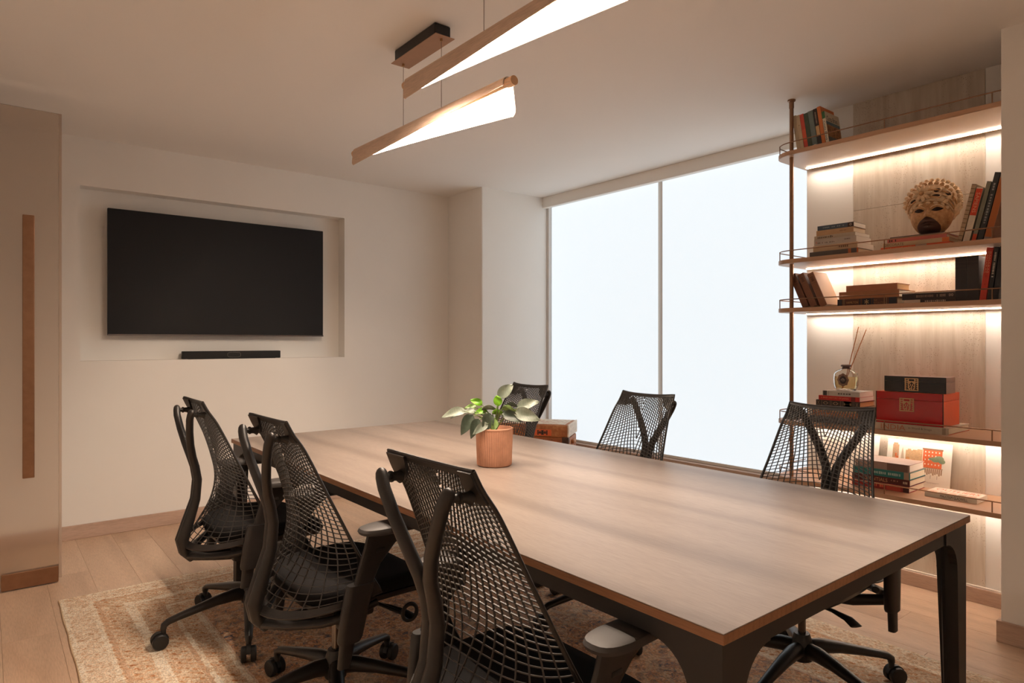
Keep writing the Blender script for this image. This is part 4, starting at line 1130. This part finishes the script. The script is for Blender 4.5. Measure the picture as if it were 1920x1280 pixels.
# local frame: x picture-right, y into the wall, z up
t = thing('carved_mask', 'carved wooden mask with flowered headdress and dark mouth', 'mask', (3.505, 1.182, MASKZ + .0075), -PI / 2)
t.rotation_euler = (math.radians(-4), 0, -PI / 2 + .10)
def face_y(x, z):
    u = x / .088; w_ = (z - .098) / .104
    r2 = u * u + w_ * w_
    d = .072 * math.sqrt(max(0, 1 - min(r2, 1)))
    g = lambda cx_, cz_, sx, sz: math.exp(-((x - cx_) / sx) ** 2 - ((z - cz_) / sz) ** 2)
    d += .024 * g(0, .078, .012, .012) + .016 * g(0, .097, .008, .020) + .006 * (g(.014, .074, .008, .007) + g(-.014, .074, .008, .007))
    d += .008 * (g(.036, .118, .024, .006) + g(-.036, .118, .024, .006)) - .010 * (g(.036, .104, .022, .006) + g(-.036, .104, .022, .006))
    d += .010 * g(0, .051, .026, .005) + .009 * g(0, .041, .020, .005) - .005 * g(0, .046, .026, .0025)
    d += .010 * g(0, .020, .022, .014) + .008 * (g(.05, .075, .025, .025) + g(-.05, .075, .025, .025))
    return -d
def face_grid(cond, n=54, off=0.0):
    V = []; F = []; idx = {}
    for i_ in range(n + 1):
        for j_ in range(n + 1):
            a = 2 * PI * j_ / n; r_ = i_ / n
            x_, z_ = .088 * r_ * math.cos(a), .098 + .104 * r_ * math.sin(a)
            V.append((x_, face_y(x_, z_) - off, z_))
    for i_ in range(n):
        for j_ in range(n):
            a = i_ * (n + 1) + j_
            q_ = (a, a + 1, a + n + 2, a + n + 1); cz_ = sum(V[k][2] for k in q_) / 4; cx_ = sum(V[k][0] for k in q_) / 4
            if cond(cx_, cz_): F.append(q_)
    return V, F
V, F = face_grid(lambda x_, z_: True)
mb = MB().add(V, F)
mb.add([(.088 * math.cos(2 * PI * k / 54), 0, .098 + .104 * math.sin(2 * PI * k / 54)) for k in range(54)] + [(.088 * math.cos(2 * PI * k / 54), .012, .098 + .104 * math.sin(2 * PI * k / 54)) for k in range(54)], [(k, (k + 1) % 54, 54 + (k + 1) % 54, 54 + k) for k in range(54)] + [tuple(range(54, 108))])
face = mb.build('face', CARVE, t, True)
V = []; F = []; n_ = 40
for i_ in range(15):
    for k in range(n_):
        a = 2 * PI * k / n_; r_ = max(i_ / 14, .02); x_ = -.002 + .050 * r_ * math.cos(a) * (1 - .25 * max(0, math.sin(a))); z_ = .030 + .042 * r_ * math.sin(a)
        e2 = (x_ / .088) ** 2 + ((z_ - .098) / .104) ** 2
        if e2 > .97: q_ = math.sqrt(.97 / e2); x_, z_ = x_ * q_, .098 + (z_ - .098) * q_
        V.append((x_, face_y(x_, z_) - (.0022 if i_ < 14 else -.001), z_))
for i_ in range(14):
    for k in range(n_): F.append((i_ * n_ + k, i_ * n_ + (k + 1) % n_, (i_ + 1) * n_ + (k + 1) % n_, (i_ + 1) * n_ + k))
MB().add(V, F).build('dark_mouth_piece', CDARK, face, True)
for sx in (-1, 1):
    pts = [(sx * (.014 + .046 * k / 10), 0, .104 + .004 * k / 10 + .0085 * math.sin(PI * k / 10) * sg) for sg in (1, -1) for k in (range(11) if sg == 1 else range(10, -1, -1))]
    V = [(x_, face_y(x_, z_) - .0022, z_) for x_, _, z_ in pts]
    n_ = 11; F = [(k, k + 1, 2 * n_ - 2 - k, 2 * n_ - 1 - k) for k in range(n_ - 1)]
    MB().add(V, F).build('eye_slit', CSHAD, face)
    mb = MB(); mb.sweep([(sx * (.010 + .052 * k / 10), face_y(sx * (.010 + .052 * k / 10), .113 + .014 * math.sin(PI * k / 10)) - .002, .113 + .014 * math.sin(PI * k / 10)) for k in range(11)], [.001 + .0022 * math.sin(PI * k / 10) for k in range(11)], seg=6)
    mb.build('brow', CARV2, face, True)
mb = MB(); mb.sweep([(-.028 + .056 * k / 12, face_y(-.028 + .056 * k / 12, .046) - .004, .046 + .003 * math.cos(PI * (k / 12 - .5) * 2)) for k in range(13)], .0012, seg=6); mb.build('lip_line', CSHAD, face, True)
# headdress: dome behind the face, rope bands, scallops, flower, beads, scrolls
HC = (.0, .155); HR = (.117, .112)
def dome_y(x_, z_):
    r2 = ((x_ - HC[0]) / HR[0]) ** 2 + ((z_ - HC[1]) / HR[1]) ** 2
    return .028 - .088 * math.sqrt(max(0, 1 - min(r2, 1)))
mb = MB(); R = []
for i_ in range(1, 25):
    r_ = i_ / 24; ring = []
    for k in range(72):
        a = 2 * PI * k / 72; rr = r_ * (1 + (.02 * math.cos(24 * a) if i_ > 20 else 0)); x_, z_ = HC[0] + HR[0] * rr * math.cos(a), HC[1] + HR[1] * rr * math.sin(a)
        z_ = max(z_, .060)
        ring.append((x_, dome_y(x_, z_) - .003 * (.5 + .5 * math.cos(24 * a)) * (1 if i_ % 4 < 2 else .2), z_))
    R.append(ring)
R.append([(p[0], .045, p[2]) for p in R[-1]])
mb.rings(R); hd = mb.build('headdress', CARV2, t, True)
def front_y(x_, z_): return min(dome_y(x_, z_), face_y(x_, z_))
for b_ in range(4):
    mb = MB(); pts = []
    for k in range(25):
        a = PI * (.0 + 1.0 * k / 24); x_ = (.088 + .005 * b_) * math.cos(a); z_ = .100 + .010 * b_ + (.052 + .007 * b_) * math.sin(a)
        pts.append((x_, front_y(x_, z_) - .006, z_))
    mb.sweep(pts, .0038 if b_ % 2 else .0028, seg=6); mb.build('rope_band', CARV2 if b_ % 2 == 0 else CARVE, hd, True)
for k in range(7):
    a = PI * (.12 + .76 * k / 6); x_ = .078 * math.cos(a); z_ = .100 + .040 * math.sin(a)
    MB().ell((x_, front_y(x_, z_) - .003, z_), (.011, .006, .0075), 10, 6, Matrix.Rotation(-(a - PI / 2), 3, 'Y')).build('bead', CARV2, hd, True)
for rw, (fr, cnt, ln, wd) in enumerate(((.93, 17, .0135, .0105), (.76, 13, .0125, .0105))):
    for k in range(cnt):
        a = PI * (-.02 + 1.04 * k / (cnt - 1)); x_ = HC[0] + HR[0] * fr * math.cos(a); z_ = HC[1] + HR[1] * fr * math.sin(a)
        ro = Matrix.Rotation(PI / 2 - a, 3, 'Y')
        m = MB()
        m.ell(Vector((x_, dome_y(x_, z_) - .002, z_)), (wd, .0045, ln), 12, 6, ro)
        for d_ in (-.5, 0, .5): m.ell(Vector((x_, dome_y(x_, z_) - .0055, z_)) + ro @ Vector((d_ * .008, 0, -.002)), (.0018, .003, ln * .62), 6, 4, ro @ Matrix.Rotation(d_ * .5, 3, 'Y'))
        m.build('scallop', CARV2 if rw == 0 else CARVE, hd, True)
for k in range(34):
    a = PI * (-.06 + 1.12 * k / 33); x_ = HC[0] + HR[0] * 1.0 * math.cos(a); z_ = HC[1] + HR[1] * 1.0 * math.sin(a)
    MB().ell((x_, .024, z_), (.0052, .006, .0052), 8, 6).build('edge_bead', CARV2, hd, True)
fx, fz = -.026, .188
for k in range(9):
    a = 2 * PI * k / 9; x_ = fx + .023 * math.cos(a); z_ = fz + .023 * math.sin(a)
    MB().ell((x_, dome_y(fx, fz) - .017, z_), (.0205, .0060, .0080), 12, 6, Matrix.Rotation(-a, 3, 'Y')).build('petal', CARV2, hd, True)
MB().ell((fx, dome_y(fx, fz) - .023, fz), (.0105, .008, .0105), 12, 8).build('flower_centre', CARVE, hd, True)
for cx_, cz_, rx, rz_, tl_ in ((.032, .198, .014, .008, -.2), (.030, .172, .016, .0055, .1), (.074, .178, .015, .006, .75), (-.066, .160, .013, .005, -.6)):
    MB().ell((cx_, dome_y(cx_, cz_) - .004, cz_), (rx, .004, rz_), 14, 6, Matrix.Rotation(tl_, 3, 'Y')).build('hollow_shade', CSHAD, hd, True)  # raised dark ovals painted as the shade of hollows
    m = MB(); ro = Matrix.Rotation(tl_, 3, 'Y')
    m.sweep([Vector((cx_, dome_y(cx_, cz_) - .005, cz_)) + ro @ Vector(((rx + .003) * math.cos(a), 0, (rz_ + .004) * math.sin(a))) for a in [2 * PI * k / 20 for k in range(21)]], .003, seg=6, up=(0, 1, 0)); m.build('scroll', CARV2, hd, True)
for k, (cx_, cz_) in enumerate(((.052, .152), (.066, .142), (.078, .160))):
    MB().ell((cx_, dome_y(cx_, cz_) - .006, cz_), (.012, .007, .010), 12, 8).build('carved_bud', CARV2, hd, True)
